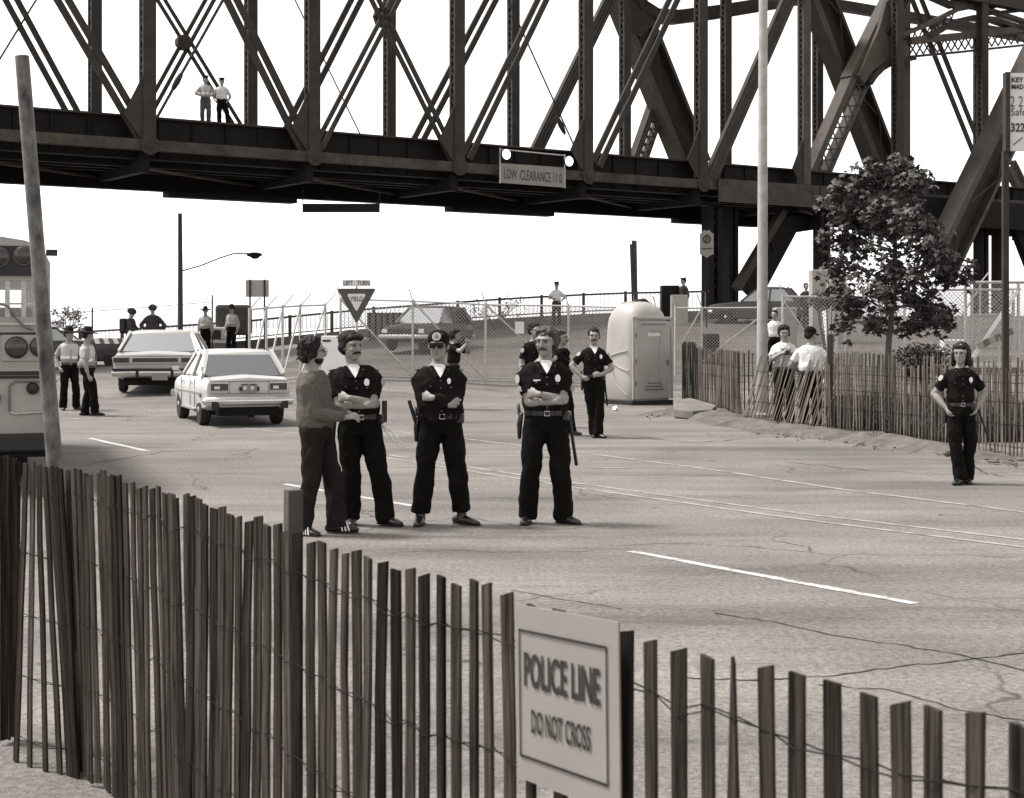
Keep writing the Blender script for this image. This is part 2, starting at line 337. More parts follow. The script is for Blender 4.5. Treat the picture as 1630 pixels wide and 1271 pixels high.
crack([(640, 830), (760, 826), (860, 845), (960, 838)], 0.008)
crack([(160, 632), (230, 640), (290, 648)], 0.03); crack([(980, 690), (1100, 706), (1180, 700)], 0.03)

# ------------------------------------------------------------------ truss bridge
YB0 = 52.0; BO = Vector(((235 - CX) / F * YB0, YB0, 0)); BD = Vector((240.5 * YB0 / F, 0.0677 * YB0, 0)); BL = BD.length; BU = BD / BL
BN = Vector((BU.y, -BU.x, 0))                   # towards the camera
BW = 5.2
def B(n, z, back=0.0): return BO + BD * n - BN * back + Vector((0, 0, z))
def onp(px, py, back=0.0):                       # pixel cast on the truss plane that lies 'back' metres behind the near truss
    d = P(px, py, 1.0) - Vector((0, 0, H)); o = BO - BN * back
    t = o.dot(BN) / d.dot(BN); return Vector((0, 0, H)) + d * t
ZC = 7.95; ZD = 9.0; ZT = 18.2
bridge = thing('truss_bridge', 'dark steel truss railway bridge crossing overhead above the road', 'bridge', B(0, 0))
def bpart(mb, name, m=None, sm=None): return mb.build(name, m or M_steel, bridge, True, sm)
def vertical(n, back, wd=0.46, m=None, z0=None, x=None):
    a = B(n, z0 if z0 is not None else ZC, back); top = B(n, ZT, back); mb = MB()
    for s in (1, -1):
        mb.beam(a + BN * 0.19 * s, top + BN * 0.19 * s, wd, 0.03, BN)
        for e in (-1, 1): mb.beam(a + BN * 0.135 * s + BU * e * (wd / 2 - 0.015), top + BN * 0.135 * s + BU * e * (wd / 2 - 0.015), 0.022, 0.085, BN)
    p = bpart(mb, 'vertical', m)
    lb = MB()
    for e in (-1, 1): lacing(lb, a + BU * e * (wd / 2 - 0.03), top + BU * e * (wd / 2 - 0.03), BN, BU, 0.13, 0.26, 0.05, 0.012)
    lb.build('lacing', M_steel, p, True); return p
for n in range(-1, 9): vertical(n, 0.0, m=M_steel2 if n == 5 else None)
for n in range(-1, 9): vertical(n, BW, 0.40)
def pair(p0, p1, back, wpx, gap, name='diagonal', m=None, ext=0.0, dep=0.10):
    a = onp(*p0, back); b = onp(*p1, back); t = (b - a).normalized(); u = BN.cross(t); sc = (a.y + b.y) / 2 / F
    for s in (-1, 1): bpart(MB().beam(a + u * s * (gap + wpx) / 2 * sc - t * ext, b + u * s * (gap + wpx) / 2 * sc + t * 0.0, wpx * sc, dep, BN), name, m)
def single(p0, p1, back, wpx, name='diagonal', m=None, dep=0.3, shift=0.0):
    a = onp(*p0, back) + BN * shift; b = onp(*p1, back) + BN * shift; sc = (a.y + b.y) / 2 / F
    return bpart(MB().beam(a, b, wpx * sc, dep, BN), name, m), a, b, wpx * sc
def rod(p0, p1, back, r=0.035, tb=None):
    a = onp(*p0, back); b = onp(*p1, back); o = bpart(MB().tube([a, b], r, 6), 'tie_rod', None, 40)
    if tb:
        c = onp(*tb, back); t = (b - a).normalized(); mb = MB()
        mb.loft([c - t * 0.42, c - t * 0.28, c, c + t * 0.28, c + t * 0.42], [0.04, 0.09, 0.12, 0.09, 0.04], BN, 8); bpart(mb, 'turnbuckle', None, 40)
# near truss diagonals (top ends run on above the picture)
def up(p0, p1, y=-150): k = (y - p1[1]) / (p0[1] - p1[1]); return (p1[0] + (p0[0] - p1[0]) * k, y)
pair(up((100, 0), (230, 222)), (230, 222), 0.0, 11, 5)
pair(up((369, 0), (491, 247)), (491, 247), 0.0, 11, 5)
pair(up((597, 0), (728, 265)), (728, 265), 0.0, 7, 5)
pair(up((629, 0), (506, 236)), (506, 236), 0.0, 7, 5)
pair(up((863, 0), (742, 250)), (742, 250), 0.0, 9, 5)
pair(up((1072, 0), (949, 262)), (949, 262), 0.0, 9, 5)
o, a, b, wd = single(up((1255, 0), (1128, 290)), (1128, 290), 0.0, 24, dep=0.22)
g = MB(); [g.beam(a + BN * 0.12 + BN.cross((b - a).normalized()) * k * wd, b + BN * 0.12 + BN.cross((b - a).normalized()) * k * wd, 0.05, 0.03, BN) for k in (-0.28, 0.28)]; g.build('rib', M_steel2, o, True)
pair(up((-165, 0), (-40, 215)), (-40, 215), 0.0, 11, 5)
# far truss
pair(up((18, 0), (110, 170)), (150, 244), BW, 9, 8)
rod((70, -20), (-20, 126), BW, 0.04)
pair((232, -40), (412, 255), BW, 5, 6); pair((345, -20), (190, 262), BW, 6, 6)
bpart(MB().lathe(onp(292, 68, BW) + BN * 0.1, BN, [(-0.25, 0.30), (0.06, 0.30), (0.10, 0.2)], 10), 'gusset_plate', None, 30)
rod((372, -30), (240, 205), BW * 0.6, 0.06, (282, 130))
pair((580, -25), (440, 250), BW, 9, 6); rod((455, -30), (580, 228), BW, 0.03)
pair((795, -25), (648, 258), BW, 9, 6); rod((795, -30), (930, 268), BW * 0.3, 0.035, (893, 200))
bpart(MB().lathe(onp(610, 28, 0.35) , BN, [(-0.08, 0.42), (0.08, 0.42)], 8), 'gusset_plate', None, 30)
o, a, b, wd = single((982, -25), (845, 258), BW, 20, dep=0.25)
g = MB(); [g.beam(a + BN * 0.14 + BN.cross((b - a).normalized()) * k * wd, b + BN * 0.14 + BN.cross((b - a).normalized()) * k * wd, 0.06, 0.03, BN) for k in (-0.3, 0, 0.3)]; g.build('rib', M_steel2, o, True)
# chords, node plates, top chords
for n in range(-2, 9):
    bpart(MB().beam(B(n, ZC), B(n + 1, ZC), 0.36, 0.34, BN), 'lower_chord', mat('chord_steel', 0.05, 0.7, 0.35, 3, 0.2, 30, spec=0.2, streak=0.4, warm=0.05))
    bpart(MB().beam(B(n, ZC, BW), B(n + 1, ZC, BW), 0.36, 0.34, BN), 'lower_chord')
    for bk in (0, BW): bpart(MB().beam(B(n, ZT, bk), B(n + 1, ZT, bk), 0.5, 0.5, BN), 'upper_chord')
    if n > -2:
        o = bpart(MB().lathe(B(n, ZC) + BN * 0.2, BN, [(0, 0.34), (0.03, 0.34), (0.035, 0.32)], 14), 'node_plate', None, 30)
        MB().lathe(B(n, ZC) + BN * 0.24, BN, [(-0.02, 0.15), (0.02, 0.15), (0.03, 0.1)], 12).build('pin', M_steel, o, True, 30)
        a = B(n, ZC + 0.9) + BN * 0.16
        bpart(MB().prism([a - BU * 0.9 + Vector((0, 0, 0.1)), a - BU * 0.15 + Vector((0, 0, -0.9)), a - BU * 0.15 + Vector((0, 0, 1.6))], -BN * 0.03), 'gusset_plate')
# deck: near girder, far girder, floor beams, stringers, walkway
for n in range(-3, 9):
    a, b = B(n, 0), B(n + 1, 0)
    mb = MB(); mb.beam(B(n, 8.27, 0.62), B(n + 1, 8.27, 0.62), 1.34, 0.03, BN); bpart(MB().beam(B(n, ZD - 0.03, 0.62), B(n + 1, ZD - 0.03, 0.62), 0.07, 0.40, BN), 'girder_flange', M_steel); mb.beam(B(n, 7.55, 0.62), B(n + 1, 7.55, 0.62), 0.04, 0.36, BN)
    for k in range(5): q = B(n + (k + 0.5) / 5, 0, 0.56); mb.beam(q + Vector((0, 0, 7.6)), q + Vector((0, 0, 8.9)), 0.05, 0.08, BN)
    bpart(mb, 'deck_girder', M_iron)
    bpart(MB().beam(B(n, 7.85, BW - 0.5), B(n + 1, 7.85, BW - 0.5), 1.95, 0.06, BN).beam(B(n, 6.87, BW - 0.5), B(n + 1, 6.87, BW - 0.5), 0.05, 0.45, BN), 'deck_girder', M_iron)
    bpart(MB().beam(B(n, 8.9, BW / 2 + 0.1), B(n + 1, 8.9, BW / 2 + 0.1), 0.12, BW - 1.3, BN), 'deck_slab', M_iron)
    bpart(MB().beam(B(n, 7.62, 0.2), B(n, 7.62, BW - 0.2), 0.3, 1.1, Vector((0, 0, 1))), 'floor_beam', M_iron)
    for k in (1.5, 2.4, 3.3): bpart(MB().beam(B(n, 7.95, k), B(n + 1, 7.95, k), 1.2, 0.25, BN), 'stringer', M_iron)
    if n % 2 == 0: bpart(MB().beam(B(n + 0.4, 6.74, BW - 0.6), B(n + 1.25, 6.74, BW - 0.6), 0.2, 0.6, BN), 'bearing_beam', M_iron)
    bpart(MB().beam(B(n, 7.22, 0.5), B(n + 1, 7.22, BW - 0.6), 0.08, 0.08, Vector((0, 0, 1))), 'lateral_brace', MATS['chord_steel'])
# outer plate girder continuing right of the fifth node
for n in range(4, 9): bpart(MB().beam(B(n + 0.12, 7.72) + BN * 0.3, B(n + 1.1, 7.72) + BN * 0.3, 1.0, 0.05, BN), 'plate_girder', mat('girder_steel', 0.05, 0.7, 0.3, 2.2, 0.2, 30, spec=0.2, streak=0.3))

# heavier cantilever span behind / right
span = thing('cantilever_span', 'heavy riveted portal frames of the main river span, rising behind the maple tree', 'bridge', B(6, 0, 3))
def spart(mb, name, m=None, sm=None): return mb.build(name, m or M_steel, span, True, sm)
def hbeam(p0, p1, back, wpx, dep=0.7, m=M_steel, edge=M_steel2, lac=False, name='inclined_post'):
    a = onp(*p0, back); b = onp(*p1, back); t = (b - a).normalized(); u = BN.cross(t); sc = (a.y + b.y) / 2 / F; W_ = wpx * sc; mb = MB()
    for s in (-1, 1): mb.beam(a + u * s * (W_ / 2 - 0.06), b + u * s * (W_ / 2 - 0.06), 0.12, dep, BN)
    if not lac: mb.beam(a, b, W_ * 0.92, 0.04, BN)
    o = spart(mb, name, m)
    fl = MB()
    fl.beam(a + u * -1 * (W_ / 2 - 0.12) + BN * (dep / 2 + 0.02), b + u * -1 * (W_ / 2 - 0.12) + BN * (dep / 2 + 0.02), 0.34, 0.03, BN)
    fl.beam(a + u * (W_ / 2 - 0.06) + BN * (dep / 2 + 0.02), b + u * (W_ / 2 - 0.06) + BN * (dep / 2 + 0.02), 0.16, 0.03, BN)
    fl.build('flange', edge, o, True)
    lc = MB(); lacing(lc, a + BN * dep * 0.45, b + BN * dep * 0.45, u, BN, W_ / 2 - 0.12, W_ * (0.5 if lac else 1.6), 0.08, 0.02, lac); lc.build('lacing', edge if lac else m, o, True)
    return o, a, b
hbeam((975, -50), (1103, 268), BW + 2.5, 56, 0.9)
hbeam((1046, 165), (1008, 275), BW + 3.0, 26, 0.5, lac=True, name='laced_strut')
hbeam((1283, -50), (1408, 275), BW * 0.45, 48, 0.9)
hbeam((1455, -60), (1358, 135), 1.0, 40, 0.7, M_steel2)
hbeam((1362, 128), (1288, 300), 1.0, 38, 0.7, M_steel2, lac=True, name='laced_strut')
hbeam((1668, 60), (1493, 425), -2.5, 52, 1.0, M_steel, M_steel2)
def polyband(pts, back, wpx, m, name, dep=0.5):
    q = [onp(*p, back) for p in pts]; sc = q[0].y / F; mb = MB()
    for a, b in zip(q[:-1], q[1:]): t = (b - a).normalized(); mb.beam(a - t * 0.02, b + t * 0.02, wpx * sc, dep, BN)
    return spart(mb, name, m)
# portal strut left: haunch + horizontal
polyband([(1005, -10), (1020, 12), (1042, 26), (1075, 28), (1140, 20), (1310, -8)], BW + 2.3, 22, M_steel, 'portal_strut', 0.6)
spart(MB().prism([onp(*p, BW + 2.0) for p in [(985, -10), (1010, -10), (1022, 14), (1050, 30), (1020, 60), (1000, 48)]], -BN * 0.3), 'haunch_plate')
# curved portal bracket right
bk = 0.4
spart(MB().prism([onp(*p, bk) for p in [(1412, 0), (1400, 45), (1385, 80), (1368, 120), (1376, 134), (1390, 113), (1408, 100), (1432, 92), (1447, 90), (1447, 64), (1425, 66), (1412, 56), (1408, 50), (1420, 20)]], -BN * 0.25), 'haunch_plate', M_steel2)
polyband([(1376, 134), (1384, 122), (1395, 111), (1410, 102), (1430, 97), (1447, 94)], bk + 0.3, 8, M_steel, 'haunch_flange', 0.9)
polyband([(1445, 66), (1530, 58), (1650, 44)], bk, 11, M_steel2, 'portal_strut', 0.5)
polyband([(1445, 91), (1530, 83), (1650, 70)], bk, 3, M_steel, 'portal_strut', 0.5)
lc = MB(); lacing(lc, onp(1447, 79, bk), onp(1650, 57, bk), Vector((0, 0, 1)), BN, 0.30, 0.5, 0.08, 0.03, True); lc.build('lacing', M_steel, span, True)
polyband([(1430, 58), (1470, 42), (1518, 18)], bk, 6, M_steel2, 'sway_brace', 0.4)
polyband([(1470, 62), (1492, 50), (1515, 36), (1545, 29), (1580, 32), (1640, 52)], bk, 8, M_steel, 'sway_brace', 0.5)
lc = MB(); lacing(lc, onp(1450, 56, bk), onp(1520, 28, bk), Vector((0, 0, 1)), BN, 0.35, 0.5, 0.07, 0.03, True); lc.build('lacing', M_steel, span, True)
polyband([(1565, 14), (1650, 42)], bk, 6, M_steel2, 'sway_brace', 0.4)
spart(MB().prism([onp(*p, bk - 0.1) for p in [(1512, -12), (1520, 20), (1545, 15), (1568, 20), (1576, -12)]], -BN * 0.1), 'gusset_plate', M_steel2)
spart(MB().prism([onp(*p, bk - 0.1) for p in [(1612, 44), (1640, 30), (1650, 72), (1622, 62)]], -BN * 0.1), 'gusset_plate', M_steel2)
polyband([(1571, 12), (1600, 4), (1650, -4)], bk, 9, M_iron, 'sway_brace', 0.5); polyband([(1575, 22), (1650, 14)], bk, 5, M_steel, 'sway_brace', 0.4)
polyband([(1470, -10), (1515, 10)], bk, 8, M_steel, 'sway_brace', 0.4)
# laced column, slender post and paired eye-bars at the far right
def lacedcol(px0, px1, py0, py1, back, name='laced_column', m=M_steel):
    a = onp((px0 + px1) / 2, py0, back); b = onp((px0 + px1) / 2, py1, back); b = Vector((a.x, a.y, b.z)); W_ = (px1 - px0) * a.y / F; mb = MB()
    for s in (-1, 0, 1): mb.beam(a + BU * s * (W_ / 2 - 0.04), b + BU * s * (W_ / 2 - 0.04), 0.08, 0.35, BN)
    o = spart(mb, name, m); lc = MB(); lacing(lc, a + BU * W_ / 4, b + BU * W_ / 4, BU, BN, W_ / 4 - 0.03, W_ * 0.45, 0.07, 0.3, True); lacing(lc, a - BU * W_ / 4, b - BU * W_ / 4, BU, BN, W_ / 4 - 0.03, W_ * 0.45, 0.07, 0.3, True); lc.build('lacing', m, o, True)
lacedcol(1553, 1571, 30, 330, BW)
o, a, b, wd = None, onp(1439, -30, 1.4), onp(1439, 300, 1.4), 0
spart(MB().beam(a, Vector((a.x, a.y, b.z)), 0.48, 0.4, BN), 'slender_post', M_steel2)
for dx in (0, 15): spart(MB().beam(onp(1446 + dx, -15, 2.0), onp(1552 + dx, 250, 2.0), 0.24, 0.12, BN), 'eye_bar')
lc = hbeam((1606, 262), (1640, 330), BW, 22, 0.4, lac=True, name='laced_strut')
# bottom girders of the span at the right edge
for n in (6, 7, 8): spart(MB().beam(B(n, 7.3, -1.2), B(n + 1, 7.3, -1.2), 1.3, 0.3, BN), 'edge_girder', M_iron)
# piers under the deck
pier = thing('bridge_pier', 'black braced steel columns holding up the deck, beside the lamp post', 'pier', B(4.4, 0, 2))
def pcol(px0, px1, py0, py1, back, m=M_iron):
    a = onp((px0 + px1) / 2, py0, back); zb = ground(a.x, min(a.y, yrim(a.x) - 0.2)) - 0.3; W_ = (px1 - px0) * a.y / F
    mb = MB(); 
    for s in (-1, 1): mb.beam(a + BU * s * W_ * 0.32, Vector((a.x, a.y, zb)) + BU * s * W_ * 0.32, W_ * 0.36, 0.5, BN)
    c = mb.build('column', m, pier, True)
    lb = MB(); lacing(lb, a, Vector((a.x, a.y, zb)), BU, BN, W_ * 0.3, 0.45, 0.09, 0.3); lb.build('lacing', m, c, True)
    return a
pcol(1119, 1148, 330, 475, 0.8); pcol(1153, 1172, 330, 475, 1.6); MB().beam(onp(1134, 340, 1.0), onp(1134, 476, 1.0), 0.7, 0.12, BN).build('column', M_iron, pier, True)
MB().beam(onp(1162, 340, 1.9), onp(1162, 476, 1.9), 0.52, 0.12, BN).build('column', M_iron, pier, True)
o = MB().beam(onp(1172, 460, 0.8), onp(1246, 335, 0.8), 0.32, 0.4, BN).build('inclined_strut', M_steel, pier, True)
MB().beam(onp(1192, 470, 1.4), onp(1256, 352, 1.4), 1.15, 0.3, BN).build('inclined_strut', M_iron, pier, True)
MB().prism([onp(*p, 1.2) for p in [(1230, 400), (1258, 372), (1297, 366), (1297, 345), (1215, 345)]], -BN * 0.3).build('haunch_plate', M_iron, pier, True)
pier2 = thing('bridge_pier', 'dark laced steel columns at the picture edge under the main span', 'pier', B(7.2, 0, 2))
pier_a = pier; pier = pier2
for a0, a1 in ((1297, 1319), (1552, 1571), (1580, 1603)): pcol(a0, a1, 320, 470, 0.5)
MB().beam(onp(1603, 330, 0.0), onp(1650, 450, 0.0), 0.5, 0.4, BN).build('inclined_strut', M_iron, pier, True)

# clearance sign with its two lamps, hung on the near girder
sg = thing('clearance_sign', 'low clearance sign with two round lamps hung on the bridge girder', 'sign', onp(848, 300, -0.5))
c0, c1, c2, c3 = [onp(*p, -0.5) for p in [(798, 291), (898, 299), (898, 267), (798, 260)]]
MB().prism([c0, c1, c2, c3], -BN * 0.04).build('board', M_board, sg, True)
xd = (c1 - c0); upv = (c3 - c0)
text('LOW  CLEARANCE 11 0', 'lettering', M_black, sg, c0 + xd * 0.04 + upv * 0.22, xd, upv, xd.length * 0.92, upv.length * 0.52, 0.0, 0.012)
fr = MB(); fr.tube([onp(796, 236, -0.5), onp(796, 292, -0.5)], 0.03); fr.tube([onp(899, 246, -0.5), onp(899, 300, -0.5)], 0.03); fr.tube([onp(796, 238, -0.5), onp(899, 248, -0.5)], 0.025)
fr.tube([onp(815, 275, -0.5), onp(815, 275, 0.7)], 0.03); fr.tube([onp(880, 280, -0.5), onp(880, 280, 0.7)], 0.03); fr.build('frame', M_galv, sg, True)
M_lampon = bpy.data.materials.new('lit_lamp'); M_lampon.use_nodes = True; M_lampon.node_tree.nodes['Principled BSDF'].inputs['Emission Color'].default_value = (1, 1, 0.98, 1); M_lampon.node_tree.nodes['Principled BSDF'].inputs['Emission Strength'].default_value = 1.6
for p in ((806, 246), (906, 257)):
    c = onp(*p, -0.75); o = MB().lathe(c, BN, [(-0.3, 0.08), (-0.1, 0.19), (0, 0.21)], 16).build('lamp_housing', M_iron, sg, True, 40); MB().lathe(c + BN * 0.005, BN, [(0, 0.19), (0.04, 0.15), (0.06, 0.02)], 16).build('lens', M_lampon, o, True, 60)
hb = thing('clearance_bar', 'black bar hung on chains under the bridge deck', 'bar', P(543, 332, 56))
MB().box(P(543, 331.5, 56), (123 / F * 56, 0.06, 14 / F * 56)).build('bar', M_iron, hb, True)
for x in (482, 604): MB().tube([P(x, 328, 56), P(x, 300, 56)], 0.018, 5).build('chain', M_iron, hb, True)
X = lambda px, Y: (px - CX) / F * Y
# ------------------------------------------------------------------ snow fences
def lath_meshes(m, pref, wh):
    out = []
    for k in range(6):
        mb = MB(); w0 = wh; t = 0.0045; rows = 5; vs = []
        for i in range(rows):
            z = i / (rows - 1); dx = random.uniform(-0.004, 0.004); wd = w0 * random.uniform(0.88, 1.08)
            cut = random.uniform(-0.006, 0.006) if i in (0, rows - 1) else 0
            if k == 5 and i == rows - 1: wd *= 0.12
            if k == 5 and i == rows - 2: wd *= 0.85
            dy = random.uniform(-0.004, 0.004)
            for sx, sy in ((-1, -1), (1, -1), (1, 1), (-1, 1)): vs.append((dx + sx * wd, dy + sy * t, z + sx * cut))
        fs = [(0, 3, 2, 1), tuple(range((rows - 1) * 4, rows * 4))]
        for i in range(rows - 1):
            for j in range(4): fs.append((i * 4 + j, i * 4 + (j + 1) % 4, (i + 1) * 4 + (j + 1) % 4, (i + 1) * 4 + j))
        me = MB().add(vs, fs).mesh(pref); me.materials.append(m); out.append(me)
    return out
LN = lath_meshes(M_lath, 'lath', 0.0148); LF = lath_meshes(M_lath2, 'lath', 0.018)
def lath(root, bot, top, face, meshes, k=None, wmul=1.0):
    me = meshes[k if k is not None else random.randrange(5)]; o = put('lath', me, root)
    z = (top - bot); L = z.length; z = z / L; x = perp(z, Vector(face)); y = z.cross(x)
    M = Matrix((x, y, z)).transposed().to_4x4(); q = bot - root.location
    o.matrix_local = Matrix.Translation(q) @ M @ Matrix.Diagonal((wmul, 1, L, 1)); return o
def fence_wires(root, pts, hs, r=0.0022, off=0.0):
    for h in hs:
        q = []
        for i, (b, t, f) in enumerate(pts):
            L = (t - b).length; n = Vector((f[1], -f[0], 0)); p = b.lerp(t, min(1, h / L))
            q.append(p + n * (0.009 if i % 2 else -0.009) + Vector((0, 0, random.uniform(-0.008, 0.008))))
        mb = MB(); mb.tube(q, r, 4); q2 = [a + Vector((0, 0, 0.006)) - (a - b_) * 0 for a, b_ in zip(q, q)]
        q3 = []
        for i, (b, t, f) in enumerate(pts):
            L = (t - b).length; n = Vector((f[1], -f[0], 0)); q3.append(b.lerp(t, min(1, (h + 0.006) / L)) - n * (0.009 if i % 2 else -0.009))
        mb.tube(q3, r, 4); mb.build('wire', M_wire, root, True)
# foreground fence: tops measured along its line
tops = [(2, 728), (9, 726), (16, 730), (22, 731), (28, 736)]
lean = [(41, 738, 27, 1214), (52, 738, 48, 1222), (61, 741, 74, 1229), (71, 743, 97, 1233), (80, 744, 112, 1236), (87, 745, 118, 1238), (95, 746, 124, 1240)]
xs1 = [110, 118, 126, 136, 144, 156, 163, 172, 180, 191, 199, 210, 221, 231, 241, 251, 261, 273, 281, 295, 304, 316, 327, 340, 353, 366, 381, 395, 410, 425, 441, 457, 475, 494, 512, 530, 548, 566, 586, 608, 629, 652, 677, 701, 725, 753, 777, 809]
xs2 = [845, 889, 932, 996, 1038, 1083, 1126, 1169, 1222, 1268, 1324, 1382, 1436, 1484, 1550, 1622, 1690]
TX = [28, 110, 200, 300, 400, 465, 548, 610, 680, 776, 809, 845, 932, 996, 1083, 1169, 1224, 1325, 1437, 1550, 1623, 1700]
TY = [738, 746, 764, 797, 826, 850, 876, 900, 917, 935, 947, 960, 982, 1004, 1028, 1055, 1063, 1088, 1113, 1139, 1157, 1178]
nf = thing('snow_fence', 'weathered wooden slat snow fence crossing the foreground, hung with the police sign', 'fence', G(400, 1240))
pts = []
for i, (x, y) in enumerate(tops):
    Y = 6.55 + i * 0.02; t = P(x, y, Y); b = Vector((t.x + random.uniform(-0.01, 0.02), t.y, 0.02)); f = (0.95, 0.3, 0); lath(nf, b, t, f, LN, wmul=0.8); pts.append((b, t, f))
for x, y, bx, by in lean:
    t = P(x, y, F * 0.56 / (y - HY)); b = G(bx, by); f = (0.7, -0.6, 0); lath(nf, b, t, f, LN); pts.append((b, t, f))
for i, x in enumerate(xs1 + xs2):
    y = interp(x, TX, TY) + random.uniform(-9, 7); Yd = F * 0.56 / (interp(x, TX, TY) - HY); t = P(x, y, Yd)
    if x < 240: Yd -= 0.05 * math.sin((x - 110) / 130 * math.pi)
    b = Vector((t.x + random.uniform(-0.011, 0.011) + (0.03 if x < 300 else 0.0), t.y + random.uniform(-0.015, 0.015), random.uniform(0, 0.03))); f = (0.62, -0.72, 0)
    a = random.uniform(-0.22, 0.22); f = (f[0] * math.cos(a) - f[1] * math.sin(a), f[0] * math.sin(a) + f[1] * math.cos(a), 0)
    lath(nf, b, t, f, LN, 5 if x == 1169 else None, 1.1 if x < 480 else 1.0); pts.append((b, t, f))
fence_wires(nf, pts, (0.10, 0.35, 0.60, 0.85, 1.10), 0.0015)
MB().box(P(467, 780, 4.52) + Vector((0, 0, -0.65)), (0.045, 0.04, 1.3), Matrix.Rotation(0.5, 3, 'Z')).build('stake', M_wood, nf, True)
MB().loft([P(112, 748, 6.16), Vector((P(128, 1240, 6.1).x, 6.1, 0.0))], [0.022, 0.024], (1, 0, 0), 8).build('stake', M_wood, nf, True)
# police sign
ps = thing('police_sign', 'police line sign board wired to the foreground slat fence', 'sign', P(900, 1250, 2.95))
a0 = P(820, 962, 3.14); a1 = P(984, 991, 2.80); a3 = P(823, 1237, 3.14); a2 = a3 + (a1 - a0)
nn = (a1 - a0).cross(a0 - a3).normalized()
if nn.y > 0: nn = -nn
MB().prism([a0, a1, a2, a3], -nn * 0.004).build('board', M_board, ps, True)
def uvp(u, v): return a0 + (a1 - a0) * u + (a3 - a0) * v
bd = MB()
for (u0, v0, u1, v1) in ((0.045, 0.135, 0.905, 0.150), (0.045, 0.855, 0.905, 0.870), (0.045, 0.150, 0.055, 0.855), (0.895, 0.150, 0.905, 0.855)):
    bd.prism([uvp(u0, v0) + nn * 0.0022, uvp(u1, v0) + nn * 0.0022, uvp(u1, v1) + nn * 0.0022, uvp(u0, v1) + nn * 0.0022], nn * 0.0006)
bd.build('border', M_black, ps, True)
Wd = (a1 - a0).length; Hd = (a3 - a0).length
text('POLICE LINE', 'lettering', M_black, ps, uvp(0.10, 0.46), a1 - a0, a0 - a3, Wd * 0.74, Hd * 0.20, 0.022, 0.003)
text('DO NOT CROSS', 'lettering', M_black, ps, uvp(0.17, 0.715), a1 - a0, a0 - a3, Wd * 0.58, Hd * 0.135, 0.018, 0.003)
# leaning pipe
lp = MB(); p0 = P(35, 90, 6.55); p1 = Vector((X(124, 6.42), 6.42, 0.0)); L = [p0.lerp(p1, k / 6) for k in range(7)]
lp.loft(L, [0.030, 0.031, 0.0315, 0.033, 0.034, 0.035, 0.036], (1, 0, 0), 18)
tag(lp.build('leaning_pole', M_rust, None, False, 50), 'rust stained steel pipe post leaning over the foreground slat fence', 'pole')

# far snow fences right
def snow(label, base, h=1.16, sp=0.088, pale=True, tilt=(0, 0), name='snow_fence', jit=0.03, zof=0.0, grp=None):
    root = thing(name, label, 'fence', base[0] if len(base[0]) == 3 else (*base[0], 0), group=grp); q = [Vector((a[0], a[1], 0)) for a in base]; pp = []
    for a, b in zip(q[:-1], q[1:]):
        k = max(1, int((b - a).length / sp))
        for i in range(k): c = a.lerp(b, i / k); pp.append((c, (b - a).normalized()))
    res = []
    for c, d in pp:
        zg = ground(c.x, c.y) + zof; hh = h + random.uniform(-0.05, 0.04)
        b = Vector((c.x + random.uniform(-jit, jit) * 0.4, c.y, zg)); t = Vector((c.x + tilt[0] + random.uniform(-jit, jit), c.y + tilt[1] + random.uniform(-jit, jit), zg + hh))
        a = random.uniform(-0.5, 0.5); f = Vector((d.x * math.cos(a) - d.y * math.sin(a), d.x * math.sin(a) + d.y * math.cos(a), 0))
        lath(root, b, t, f, LF if pale else LN); res.append((b, t, f))
    fence_wires(root, res, (0.15, 0.45, 0.75, 1.02), 0.003)
    return root, q
def gxy(px, py): g = G(px, py); return (g.x, g.y)
r1, q1 = snow('long slat snow fence along the verge, running behind the policewoman', [gxy(1304, 690), gxy(1400, 701), gxy(1500, 715), gxy(1570, 724), gxy(1660, 736)], h=1.2)
for px, py in ((1322, 691),):
    g = G(px, py); MB().box((g.x, g.y + 0.06, 0.8), (0.09, 0.09, 1.75)).build('stake', M_wood, r1, True)
snow('end section of slat snow fence beside the portable toilet', [gxy(1086, 640), gxy(1090, 641), gxy(1108, 646)], h=1.42, sp=0.05, pale=False, zof=0.0)
snow('dense curving section of slat snow fence next to the concrete slab', [gxy(1108, 645), gxy(1130, 652), gxy(1155, 662), gxy(1182, 674)], h=1.32, sp=0.075, pale=True)
snow('loose slat fence panel leaning in front of the photographer', [gxy(1180, 676), gxy(1235, 683), gxy(1312, 692)], h=1.26, sp=0.085, pale=True, tilt=(0.40, 0.1), jit=0.05)
snow('back row of slat fence standing around the maple tree', [(7.0 * 0.0 + P(1140, 0, 33.5).x, 33.5), (P(1215, 0, 33.0).x, 33.0), (P(1320, 0, 32.0).x, 32.0), (P(1420, 0, 28.5).x, 28.5), (P(1520, 0, 25.5).x, 25.5), (P(1650, 0, 24.0).x, 24.0)], h=1.28, sp=0.10)

